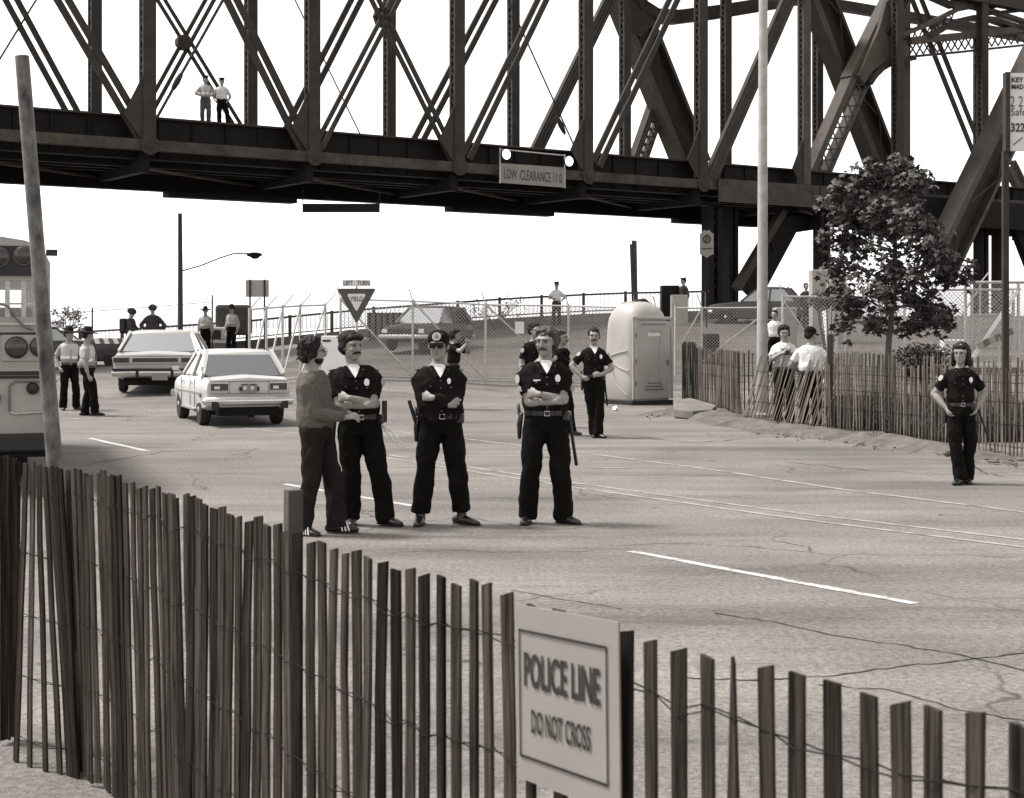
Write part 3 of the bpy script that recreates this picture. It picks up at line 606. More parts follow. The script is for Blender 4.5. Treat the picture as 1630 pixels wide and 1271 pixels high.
# dirt verge and concrete slab
def mound(name, pts, wd, ht, m, n=40):
    v, f = [], []; q = [Vector((*gxy(*p), 0)) for p in pts]; cum = [0]
    for a, b in zip(q[:-1], q[1:]): cum.append(cum[-1] + (b - a).length)
    rows = 9
    for i in range(n + 1):
        s = cum[-1] * i / n; k = max(j for j in range(len(q) - 1) if cum[j] <= s + 1e-6); a = q[k].lerp(q[k + 1], (s - cum[k]) / (cum[k + 1] - cum[k])); d = (q[k + 1] - q[k]).normalized(); nn_ = Vector((-d.y, d.x, 0))
        for j in range(rows):
            u = j / (rows - 1) * 2 - 1; e = 1 - abs(u) ** 2.2; env = min(1, 5 * i / n, 5 * (n - i) / n)
            z = ht * e * env * (0.75 + 0.6 * noise.noise(Vector((s * 1.3, u * 2, 3)))) + 0.03 * noise.noise(Vector((s * 5, u * 6, 1))) * e
            p = a + nn_ * u * wd * (1 + 0.25 * noise.noise(Vector((s, 7, u)))); v.append((p.x, p.y, max(z, 0) + 0.003 if e > 0.01 else -0.02))
    for i in range(n):
        for j in range(rows - 1): f.append((i * rows + j, i * rows + j + 1, (i + 1) * rows + j + 1, (i + 1) * rows + j))
    me = bpy.data.meshes.new(name); me.from_pydata(v, [], f); me.update(); me.materials.append(m); me.polygons.foreach_set('use_smooth', [True] * len(f)); return put(name, me)
struct(mound('dirt_verge', [(1085, 648), (1120, 656), (1170, 674), (1250, 690), (1330, 697), (1450, 712), (1560, 727), (1660, 740)], 0.55, 0.16, M_dirt, 90))
tag(mound('rubble_heap', [(1030, 662), (1075, 660), (1120, 664), (1170, 678)], 0.5, 0.2, M_dirt, 40), 'low heap of dirt and rubble at the foot of the fence end', 'rubble')
gv = MB(); rn_ = random.Random(3); vp = [(1030, 664), (1085, 655), (1120, 660), (1170, 678), (1250, 693), (1330, 700), (1450, 715), (1560, 731), (1650, 743)]
for _ in range(230):
    px_ = rn_.uniform(1030, 1650); py_ = interp(px_, [p_[0] for p_ in vp], [p_[1] for p_ in vp]) + rn_.gauss(0, 5); g_ = G(px_, py_); s_ = rn_.uniform(0.008, 0.032) * (2.2 if rn_.random() < 0.06 else 1)
    gv.ell((g_.x, g_.y, 0.02 + s_ * 0.4), (s_ * rn_.uniform(0.7, 1.4), s_ * rn_.uniform(0.7, 1.4), s_ * rn_.uniform(0.4, 0.8)), Matrix.Rotation(rn_.uniform(0, 3), 3, 'Z'), 6, 4)
go_ = gv.build('gravel', mat('gravel_stone', 0.11, 0.9, 0.5, 9), None); go_['kind'] = 'stuff'; go_['label'] = 'loose stones and clods along the edge of the road'; go_['category'] = 'gravel'
wf = thing('wire_fence', 'single strand wire strung between two thin posts far behind the soldiers', 'fence', (X(147, 58.6), 58.6, ground(X(147, 58.6), 58.6)))
for px_, py_ in ((147, 490), (338, 470)): MB().tube([P(px_, py_, 58.6), Vector((X(px_, 58.6), 58.6, ground(X(px_, 58.6), 58.6)))], 0.03, 6).build('post', M_steel, wf, True)
MB().tube([P(40, 503, 58.6), P(147, 496, 58.6), P(240, 489, 58.6), P(338, 481, 58.6)], 0.012, 5).build('wire', M_steel, wf, True)
sb = MB(); c = G(1102, 664); sb.prism([(c.x - 0.42, c.y - 0.5, 0.02), (c.x - 0.1, c.y - 0.95, 0.0), (c.x + 0.3, c.y - 0.7, 0.02), (c.x + 0.5, c.y + 0.1, 0.06), (c.x + 0.1, c.y + 1.2, 0.16), (c.x - 0.3, c.y + 0.8, 0.13)], (0.0, 0, 0.17))
tag(sb.build('concrete_slab', M_concd, None, False, None, 0.02), 'broken concrete slab lying by the end of the snow fence', 'slab')

# ------------------------------------------------------------------ chain link
def mesh_panel(mb, a, b, h0, h1, sp=0.095, r=0.0048):
    a = Vector(a); b = Vector(b); d = Vector((b.x - a.x, b.y - a.y, 0)); L = d.length; d /= L; n = Vector((d.y, -d.x, 0)); hh = h1 - h0
    zb = lambda s: a.z + (b.z - a.z) * s / L
    k = int((L + hh) / sp)
    for i in range(k + 1):
        s0 = i * sp
        for sgn in (1, -1):
            pts_ = []
            # line s = s0 - hh .. s0 rising (sgn 1), or falling
            x0, x1 = (s0 - hh, s0); z0, z1 = (0.0, hh) if sgn > 0 else (hh, 0.0)
            ta = max(0, (0 - x0) / hh); tb_ = min(1, (L - x0) / hh)
            if tb_ - ta < 0.02: continue
            for t in (ta, tb_):
                s = x0 + t * hh; z = z0 + (z1 - z0) * t; pts_.append(Vector((a.x + d.x * s, a.y + d.y * s, zb(s) + h0 + z)) + n * 0.003 * sgn)
            mb.beam(pts_[0], pts_[1], 2 * r, 2 * r, n)
def chain_fence(label, posts, h, braces=(), arms=None, bottom=True, name='chain_link_fence', pr=0.032, mesh=True, rail=True, grp=None):
    base = [Vector((p[0], p[1], ground(p[0], p[1]))) for p in posts]; root = thing(name, label, 'fence', base[0], group=grp)
    for b in base:
        MB().tube([b, b + Vector((0, 0, h + 0.05))], pr, 10).build('post', M_galv, root, True, 50)
        if arms is not None: MB().tube([b + Vector((0, 0, h)), b + Vector((arms[0], arms[1], h + arms[2]))], 0.018, 6).build('barb_arm', M_galv, root, True, 50)
    if rail:
        for a, b in zip(base[:-1], base[1:]):
            MB().tube([a + Vector((0, 0, h)), b + Vector((0, 0, h))], 0.024, 8).build('top_rail', M_galv, root, True, 50)
            if bottom: MB().tube([a + Vector((0, 0, 0.09)), b + Vector((0, 0, 0.09))], 0.024, 8).build('bottom_rail', M_galv, root, True, 50)
    for (i, s0, j, s1) in braces: MB().tube([base[i] + Vector((0, 0, h * s0)), base[j] + Vector((0, 0, h * s1))], 0.026, 8).build('brace', M_galv, root, True, 50)
    if mesh:
        mm = MB()
        for a, b in zip(base[:-1], base[1:]): mesh_panel(mm, a, b, 0.08, h)
        o = mm.build('wire_mesh', M_chain, root, True); o['kind'] = 'stuff'
    return root
chain_fence('chain link fence in front of the ramp, behind the standing officers', [(X(542, 41), 41), (X(657, 41), 41), (X(773, 41), 41), (X(905, 41), 41), (X(1045, 40), 40)], 2.12, [(1, 1, 2, 0.05), (2, 1, 3, 0.05), (0, 1, 1, 0.05)], (-0.1, 0, 0.33))
chain_fence('chain link panels with pale braces between the toilet and lamp post', [(X(1075, 43), 43), (X(1117, 43), 43), (X(1215, 43), 43)], 1.9, [(0, 0.3, 1, 1), (1, 0.2, 2, 0.9)], (-0.12, 0, 0.36))
chain_fence('chain link panel with a diagonal brace behind the photographer', [(X(1246, 38), 38), (X(1345, 38), 38), (X(1440, 38), 38)], 2.55, [(0, 0.97, 1, 0.1)], (-0.08, 0, 0.3))
chain_fence('tall security fence with barbed arms behind the maple crown', [(X(1318, 44), 44), (X(1484, 44), 44), (X(1560, 44), 44), (X(1650, 44), 44)], 2.5, [(1, 0.1, 2, 0.95)], (0.25, 0, 0.3))
chain_fence('row of slanted chain link posts beside the cream car', [(X(397, 37), 37), (X(424, 38), 38), (X(450, 39), 39), (X(478, 40), 40), (X(518, 41), 41)], 1.95, [(0, 0.1, 1, 1), (1, 0.05, 2, 1), (2, 0.05, 3, 1), (3, 0.05, 4, 1)], (0.28, 0, 0.32), mesh=False)
# gate at the right edge
gt = thing('chain_link_gate', 'chain link gate with a pale diagonal bar behind the policewoman', 'gate', (X(1580, 33), 33, 0)); Yg = 33.0
for x in (1537, 1547, 1613, 1621): MB().tube([P(x, 452 if x in (1537, 1621) else 464, Yg), P(x, 582 if x in (1537, 1621) else 556, Yg)], 0.034, 10).build('post', M_galv, gt, True, 50)
for y, x0, x1 in ((462, 1470, 1625), (450, 1455, 1640), (502, 1547, 1613), (554, 1547, 1618)): MB().tube([P(x0, y, Yg), P(x1, y - 1, Yg)], 0.026, 8).build('rail', M_galv, gt, True, 50)
MB().beam(P(1620, 463, Yg - 0.08), P(1538, 585, Yg - 0.08), 0.075, 0.04, (0, 1, 0)).build('diagonal_bar', M_white, gt, True)
mm = MB(); mesh_panel(mm, P(1547, 554, Yg), P(1613, 554, Yg), 0.0, 1.22); mesh_panel(mm, P(1472, 590, Yg + 0.1), P(1537, 590, Yg + 0.1), 0, 1.7); o = mm.build('wire_mesh', M_chain, gt, True); o['kind'] = 'stuff'
for k in range(14): MB().box(P(1546 + k * 5, 580, Yg - 0.05), (0.035, 0.02, 0.03)).build('reflector', M_white, gt, True)
MB().box(P(1580, 590, Yg), (1.2, 0.05, 0.12)).build('kickboard', M_concd, gt, True)
for x in (1537, 1621): MB().tube([P(x, 582, Yg), Vector((P(x, 582, Yg).x, Yg, 0))], 0.034, 8).build('post', M_galv, gt, True, 50)
bt = thing('striped_barrier', 'short striped barrier board propped on the chain link gate', 'barrier', P(1585, 540, Yg - 0.15)); a = P(1556, 552, Yg - 0.2); b = P(1612, 527, Yg - 0.2)
for k in range(6):
    MB().beam(a.lerp(b, k / 6), a.lerp(b, (k + 1) / 6), 0.14, 0.03, (0, 1, 0)).build('stripe', M_conc if k % 2 == 0 else M_concd, bt, True)
MB().tube([P(1590, 535, Yg - 0.2), Vector((P(1585, 0, Yg).x, Yg - 0.3, 0))], 0.015, 6).build('leg', M_galv, bt, True)
cab = MB().box((X(1518, 36), 36, 0.75), (0.55, 0.4, 1.5)).build('utility_cabinet', M_offw, None, False, None, 0.02); tag(cab, 'pale cabinet behind the wire fence, over the dark shrub', 'cabinet')
# boxes behind the right fence
for (x0, x1, y0, y1, Y, m_, lab) in ((1312, 1330, 487, 525, 41, M_offw, 'pale upright panel behind the chain link, near the maple crown'), (1232, 1266, 490, 530, 46, M_conc, 'grey concrete block behind the lamp post'), (1290, 1345, 430, 458, 52, M_conc, 'grey ribbed hut roof behind barbed wire arms by the maple')):
    c = P((x0 + x1) / 2, (y0 + y1) / 2, Y); zt = P(0, y0, Y).z; zb = ground(c.x, c.y) - 0.02
    bx = MB().box((c.x, Y, (zt + zb) / 2), ((x1 - x0) / F * Y, 0.6, zt - zb)).build('utility_box' if 'hut' not in lab else 'hut', m_, None, False, None, 0.03); tag(bx, lab, 'box' if 'hut' not in lab else 'hut')
c = P(1131, 520, 46); MB_ = MB().lathe((c.x, 46, ground(c.x, 46) - 0.05), (0, 0, 1), [(0, 0.25), (0.05, 0.27), (0.9, 0.27), (0.95, 0.24)], 16); tag(MB_.build('steel_drum', M_iron, None, False, 40), 'dark drum standing behind the chain link beside the toilet', 'drum')

# ------------------------------------------------------------------ railing and parapet of the ramp
rl = thing('ramp_railing', 'white picketed railing on a low parapet along the top of the ramp', 'railing', (-2, 62.2, ground(-2, 62.2)))
xs = list(np.arange(-26, 8.6, 1.7)); pk = 0
def rz(x): return zrim(x)
for a, b in zip(xs[:-1], xs[1:]):
    A = Vector((a, 62.25, rz(a))); Bq = Vector((b, 62.25, rz(b)))
    MB().beam(A + Vector((0, 0, 0.16)), Bq + Vector((0, 0, 0.16)), 0.36, 0.22, (0, 1, 0)).build('parapet', M_concd, rl, True)
    MB().beam(A + Vector((0, 0, 1.12)), Bq + Vector((0, 0, 1.12)), 0.08, 0.08, (0, 1, 0)).build('top_rail', M_steel2, rl, True)
    MB().beam(A + Vector((0, 0, 0.45)), Bq + Vector((0, 0, 0.45)), 0.05, 0.05, (0, 1, 0)).build('lower_rail', M_steel2, rl, True)
    MB().beam(A + Vector((0, 0, 0.3)), A + Vector((0, 0, 1.2)), 0.12, 0.12, (0, 1, 0)).build('rail_post', M_steel2, rl, True)
    for k in range(1, 10):
        if pk < 290: MB().beam(A.lerp(Bq, k / 10) + Vector((0, 0, 0.46)), A.lerp(Bq, k / 10) + Vector((0, 0, 1.1)), 0.022, 0.022, (0, 1, 0)).build('picket', M_galv, rl, True); pk += 1
# piling, cabinets on the ramp
pl = thing('timber_piling', 'broken dark timber piling standing beyond the ramp railing', 'piling', P(1010, 470, 64))
for dx, y0, r in ((-3.2, 389, 0.07), (0.5, 383, 0.08), (3.4, 384, 0.06)): MB().loft([P(1008 + dx, y0, 64), P(1011 + dx * 0.6, 500, 64), P(1011 + dx * 0.5, 540, 64)], [r, r * 1.1, r * 1.2], (1, 0, 0), 8).build('pile', M_wood, pl, True, 50)
def sit_box(name, label, cat, px0, px1, py0, Y, dep, m, bev=0.02, off=0.0):
    c = X((px0 + px1) / 2, Y); zt = P(0, py0, Y).z; zb = ground(c, Y) - 0.03; return tag(MB().box((c, Y, (zt + zb) / 2), ((px1 - px0) / F * Y, dep, zt - zb)).build(name, m, None, False, None, bev), label, cat)
sit_box('guard_hut', 'dark box hut on the ramp beside a standing guard', 'hut', 1052, 1080, 455, 61.2, 0.8, M_iron)
sit_box('utility_box', 'pale box on the ramp in front of a standing guard', 'box', 1068, 1094, 470, 59.5, 0.5, M_conc)
wc = thing('utility_cabinet', 'white cabinet standing behind the beret-haired officer and the yield sign', 'cabinet', (X(533, 38), 38, ground(X(533, 38), 38)))
z0 = wc.location.z; zt = P(0, 535, 38).z; MB().box((wc.location.x, 38, (z0 + zt) / 2), (0.62, 0.4, zt - z0)).build('body', M_white, wc, True, None, 0.015)
MB().box((wc.location.x - 0.18, 37.79, zt - 0.12), (0.2, 0.01, 0.05)).build('label_plate', M_black, wc, True)
cn = thing('ribbed_container', 'dark ribbed container on the ramp behind the parked hatchback', 'container', (X(655, 59.6), 59.6, ground(X(655, 59.6), 59.6)))
zc0 = cn.location.z - 0.05; zc1 = P(0, 498, 59.6).z; wdt = 140 / F * 59.6
MB().box((cn.location.x, 60.0, (zc0 + zc1) / 2), (wdt, 1.2, zc1 - zc0)).build('body', M_concd, cn, True)
for k in range(15): MB().box((cn.location.x - wdt / 2 + wdt * (k + 0.5) / 15, 59.37, (zc0 + zc1) / 2), (0.07, 0.06, zc1 - zc0)).build('rib', M_iron, cn, True)
nb = tag(MB().box(P(827, 522, 40.93), (0.24, 0.012, 0.32)).build('notice', M_offw, None, False), 'white notice wired to the chain link fence near the sergeant', 'notice')

# ------------------------------------------------------------------ signs, poles, lamp
ys = thing('yield_sign', 'triangular yield sign with a left turn plate above it', 'sign', (X(567, 30), 30, 0)); Yy = 30.0
tri = [P(536, 459.5, Yy), P(599, 459.5, Yy), P(567.5, 516, Yy)]
def rounded(poly, r, k=5):
    out = []; n = len(poly)
    for i in range(n):
        a, b, c = poly[i - 1], poly[i], poly[(i + 1) % n]; p = b + (a - b).normalized() * r; q = b + (c - b).normalized() * r
        for j in range(k + 1): t = j / k; out.append(p * (1 - t) ** 2 + b * 2 * t * (1 - t) + q * t * t)
    return out
M_signred = mat('sign_dark', 0.06, 0.5, 0.1, 6)
MB().prism(rounded(tri, 0.06), (0, 0.01, 0)).build('plate', M_signred, ys, True)
MB().prism([p + Vector((0, -0.004, 0)) for p in rounded([P(552, 468, Yy), P(583, 468, Yy), P(567.5, 497, Yy)], 0.05)], (0, 0.003, 0)).build('inner_triangle', M_offw, ys, True)
text('YIELD', 'lettering', M_black, ys, P(557.5, 480, Yy) + Vector((0, -0.006, 0)), (1, 0, 0), (0, 0, 1), 20 / F * Yy, 7.5 / F * Yy, 0.02, 0)
MB().prism([P(545, 456, Yy), P(590, 456, Yy), P(590, 446, Yy), P(545, 446, Yy)], (0, 0.01, 0)).build('top_plate', M_offw, ys, True)
text('LEFT   TURN', 'lettering', M_black, ys, P(547, 454.6, Yy) + Vector((0, -0.006, 0)), (1, 0, 0), (0, 0, 1), 41 / F * Yy, 7.5 / F * Yy, 0.01, 0)
MB().tube([P(567.5, 446, Yy + 0.04), Vector((X(567.5, Yy), Yy + 0.04, 0))], 0.022, 8).build('post', M_galv, ys, True, 50)
bs = thing('road_sign', 'back of a square road sign on two thin posts behind the cream car', 'sign', (X(410, 52), 52, ground(X(410, 52), 52)))
MB().prism([P(391, 473, 52), P(428, 473, 52), P(428, 446, 52), P(391, 446, 52)], (0, 0.02, 0)).build('board', mat('sign_back', 0.30, 0.5, 0.1, 5), bs, True)
for x in (398, 421): MB().tube([P(x, 445, 51.96), Vector((X(x, 51.96), 51.96, ground(X(x, 52), 52) - 0.05))], 0.03, 6).build('post', M_steel, bs, True)
lpz = thing('street_lamp', 'wooden pole street lamp with a long curved arm, behind the cream car', 'street lamp', (X(287, 58), 58, ground(X(287, 58), 58)))
MB().loft([Vector((X(287, 58), 58, ground(X(287, 58), 58) - 0.2)), P(287, 430, 58), P(286.5, 340, 58)], [0.11, 0.095, 0.08], (1, 0, 0), 10).build('pole', M_wood, lpz, True, 50)
MB().tube([P(288, 432, 58), P(320, 423, 58), P(350, 411, 58), P(372, 404, 58), P(395, 404, 58)], 0.028, 8).build('arm', M_steel, lpz, True, 50)
MB().ell(P(405, 406, 58), (0.30, 0.12, 0.10)).ell(P(406, 408.5, 58), (0.18, 0.1, 0.1)).build('lamp_head', M_iron, lpz, True, 60)
tl = thing('lamp_post', 'tall pale lamp post standing in front of the bridge pier', 'lamp post', (X(1213, 30.5), 30.5, 0))
tp = Vector((X(1215, 30.5), 30.5, 9.2)); MB().loft([Vector((X(1213, 30.5), 30.5, 0)), tp], [0.112, 0.085], (1, 0, 0), 20).build('shaft', mat('pale_post', 0.36, 0.7, 0.16, 7, 0.1, streak=0.2), tl, True, 60)
MB().lathe((tl.location.x, 30.5, 0), (0, 0, 1), [(0, 0.2), (0.06, 0.2), (0.1, 0.13)], 16).build('base_flange', M_conc, tl, True, 30)
MB().tube([tp, tp + Vector((0.3, 0, 0.5)), tp + Vector((1.6, 0, 0.8))], 0.05, 8).build('arm', M_galv, tl, True, 50); MB().ell(tp + Vector((1.9, 0, 0.78)), (0.4, 0.16, 0.11)).build('lamp_head', M_galv, tl, True, 60)
ss = thing('route_sign', 'shield shaped route sign on the dark bridge pier column', 'sign', P(1125, 410, 58)); Ys = 58.0
sh = [P(1113 + x, y, Ys) for x, y in ((1, 372), (4, 371), (8, 366), (12, 368), (16, 366), (20, 371), (23, 372), (23, 405), (16, 408), (12, 411), (8, 408), (1, 405))]
MB().prism(sh, (0, 0.03, 0)).build('plate', M_board, ss, True)
em = [P(1125 + 5.2 * math.cos(t_), 381 + 5.8 * math.sin(t_), Ys - 0.02) for t_ in np.linspace(0, 2 * math.pi, 17)]; MB().tube(em, 0.025, 5).build('emblem_ring', M_steel, ss, True)
MB().tube([P(1122, 385, Ys - 0.02), P(1126, 381, Ys - 0.02), P(1124, 377, Ys - 0.02), P(1127, 374, Ys - 0.02)], 0.025, 5).build('emblem_stroke', M_steel, ss, True)
MB().box(P(1125, 396, Ys - 0.01), (0.4, 0.01, 0.05)).build('caption_bar', M_steel2, ss, True)
MB().tube([P(1125, 408, Ys + 0.05), Vector((X(1125, Ys), Ys + 0.05, ground(X(1125, Ys), Ys)))], 0.03, 6).build('post', M_iron, ss, True)
ks = thing('company_sign', 'tall white lettered sign board cut by the picture edge', 'sign', (X(1600, 24), 24, 0)); Yk = 24.0
MB().box(P(1675, 179, Yk + 0.06), (140 / F * Yk, 0.08, 124 / F * Yk)).build('board', M_offw, ks, True)
MB().box(P(1602, 179, Yk + 0.05), (7 / F * Yk, 0.16, 126 / F * Yk)).build('frame', M_steel, ks, True)
for t_, x, y, w_, h_, b_ in (('KEY', 1611, 131, 19, 8, 0.03), ('MAD', 1611, 142, 19, 8, 0.03), ('2 2', 1609, 170, 20, 17, -0.01), ('Safe', 1610, 184, 24, 12, -0.005), ('322', 1610, 210, 22, 14, 0.02)):
    text(t_, 'lettering', M_black, ks, P(x, y, Yk - 0.01) + Vector((0, 0.02, 0)), (1, 0, 0), (0, 0, 1), w_ / F * Yk, h_ / F * Yk, b_, 0.005)
MB().beam(P(1628, 219, Yk + 0.012), P(1613, 231, Yk + 0.012), 0.012, 0.006, (0, 1, 0)).build('arrow', M_black, ks, True)
MB().box((X(1602, Yk), Yk + 0.05, P(0, 241, Yk).z / 2), (0.09, 0.09, P(0, 241, Yk).z)).build('post', M_steel, ks, True)

# ------------------------------------------------------------------ portable toilet
pt = thing('portable_toilet', 'pale grey moulded portable toilet with a domed roof', 'portable toilet', (X(1014, 36.0), 36.0, 0.0), R(33)); pt['local'] = 1
def sq(w_, d_, z, k=4.5, n=40):
    out = []
    for i in range(n):
        a = 2 * math.pi * i / n; c, s_ = math.cos(a), math.sin(a); out.append(Vector((math.copysign(abs(c) ** (2 / k), c) * w_, math.copysign(abs(s_) ** (2 / k), s_) * d_, z)))
    return out
def rings(secs, name, m, parent, sm=50):
    mb = MB(); n = len(secs[0]); v = [p for s_ in secs for p in s_]
    f = [(i * n + j, i * n + (j + 1) % n, (i + 1) * n + (j + 1) % n, (i + 1) * n + j) for i in range(len(secs) - 1) for j in range(n)] + [tuple(range(n - 1, -1, -1)), tuple(range((len(secs) - 1) * n, len(secs) * n))]
    return mb.add(v, f).build(name, m, parent, False, sm)
hs = [(0.10, 0.58, 0.58), (0.14, 0.60, 0.60), (0.6, 0.595, 0.6), (1.3, 0.59, 0.595), (1.80, 0.58, 0.58), (1.98, 0.565, 0.565), (2.12, 0.53, 0.53), (2.24, 0.46, 0.46), (2.33, 0.35, 0.36), (2.38, 0.2, 0.22), (2.40, 0.05, 0.06)]
rings([sq(a, b, z, interp(z, [0, 1.9, 2.4], [6, 4, 2.4])) for z, a, b in hs], 'shell', M_plas, pt, 40)
MB().box((0, 0, 0.05), (1.24, 1.24, 0.10)).build('skid', M_black, pt, bevel=0.01)
for x in (-0.56, 0.56): MB().box((x, -0.592, 1.08), (0.06, 0.05, 1.9)).build('door_jamb', M_plas, pt, bevel=0.012)
MB().box((0, -0.592, 2.0), (1.17, 0.05, 0.07)).build('door_head', M_plas, pt, bevel=0.012)
dr = MB().box((0, -0.60, 1.04), (0.98, 0.03, 1.80)).build('door', M_plas, pt, bevel=0.01)
pv = [(-0.02, 1.72), (0.24, 1.72), (0.16, 1.2), (0.14, 0.9), (0.2, 0.55), (0.30, 0.38), (-0.30, 0.38), (-0.2, 0.55), (-0.12, 0.8)]
for a_, b_ in zip(pv[:6], pv[1:6]): MB().beam((a_[0], -0.62, a_[1]), (b_[0], -0.62, b_[1]), 0.02, 0.02, (0, 1, 0)).build('moulding', M_plas, dr)
for a_, b_ in zip(pv[6:], pv[7:]): MB().beam((a_[0], -0.62, a_[1]), (b_[0], -0.62, b_[1]), 0.02, 0.02, (0, 1, 0)).build('moulding', M_plas, dr)
for k, wv in enumerate((0.24, 0.28, 0.33)): MB().box((0.02, -0.615, 0.50 - k * 0.075), (wv * 2 - 0.1, 0.02, 0.028)).build('louvre', M_concd, dr)
MB().box((0, -0.617, 1.86), (0.7, 0.02, 0.022)).build('louvre', M_concd, dr)
for k in range(6): MB().box((-0.14 + k * 0.062, -0.618, 1.62), (0.042, 0.012, 0.075)).build('label_block', M_tee, dr)
MB().box((0.42, -0.625, 0.98), (0.07, 0.03, 0.12)).build('latch', M_concd, dr, bevel=0.01)
for z in (0.5, 1.0, 1.6): MB().tube([(-0.5, -0.618, z - 0.06), (-0.5, -0.618, z + 0.06)], 0.014, 6).build('hinge', M_concd, dr)
def arcbar(pts_, r): return MB().tube([Vector((-0.603, y, z)) for y, z in pts_], r, 6).build('moulding', M_plas, pt, False, 60)
arcbar([(-0.42, 1.25), (-0.1, 1.20), (0.25, 1.12)], 0.016); arcbar([(-0.45, 0.78), (-0.1, 0.86), (0.2, 0.98), (0.36, 1.08)], 0.016); arcbar([(-0.4, 0.22), (-0.1, 0.4), (0.1, 0.65), (0.2, 0.86)], 0.014); arcbar([(0.5, 0.2), (0.5, 0.8)], 0.014)
for x in (-0.25, 0.3): MB().tube([(x, -0.4, 2.25), (x, -0.15, 2.37), (x, 0.2, 2.37), (x, 0.42, 2.25)], 0.014, 6).build('roof_rib', M_plas, pt, False, 60)
MB().prism([(-0.2, -0.1, 2.40), (0.1, -0.16, 2.44), (0.34, -0.02, 2.38), (0.1, 0.12, 2.41)], (0, 0, 0.03)).build('vent_cap', M_concd, pt)
tag(MB().prism([(X(975, 33), 33, 0.012), (X(980, 33), 32.9, 0.02), (X(984, 33), 33.0, 0.015), (X(981, 33), 33.2, 0.03), (X(976, 33), 33.15, 0.02)], (0, 0.01, 0.05)).prism([(X(977, 33), 33, 0.05), (X(982, 33), 32.95, 0.04), (X(980, 33), 33.1, 0.09)], (0.01, 0, 0.02)).build('paper_litter', M_tee, None, False, 40), 'crumpled white paper litter on the ground by the toilet', 'litter')
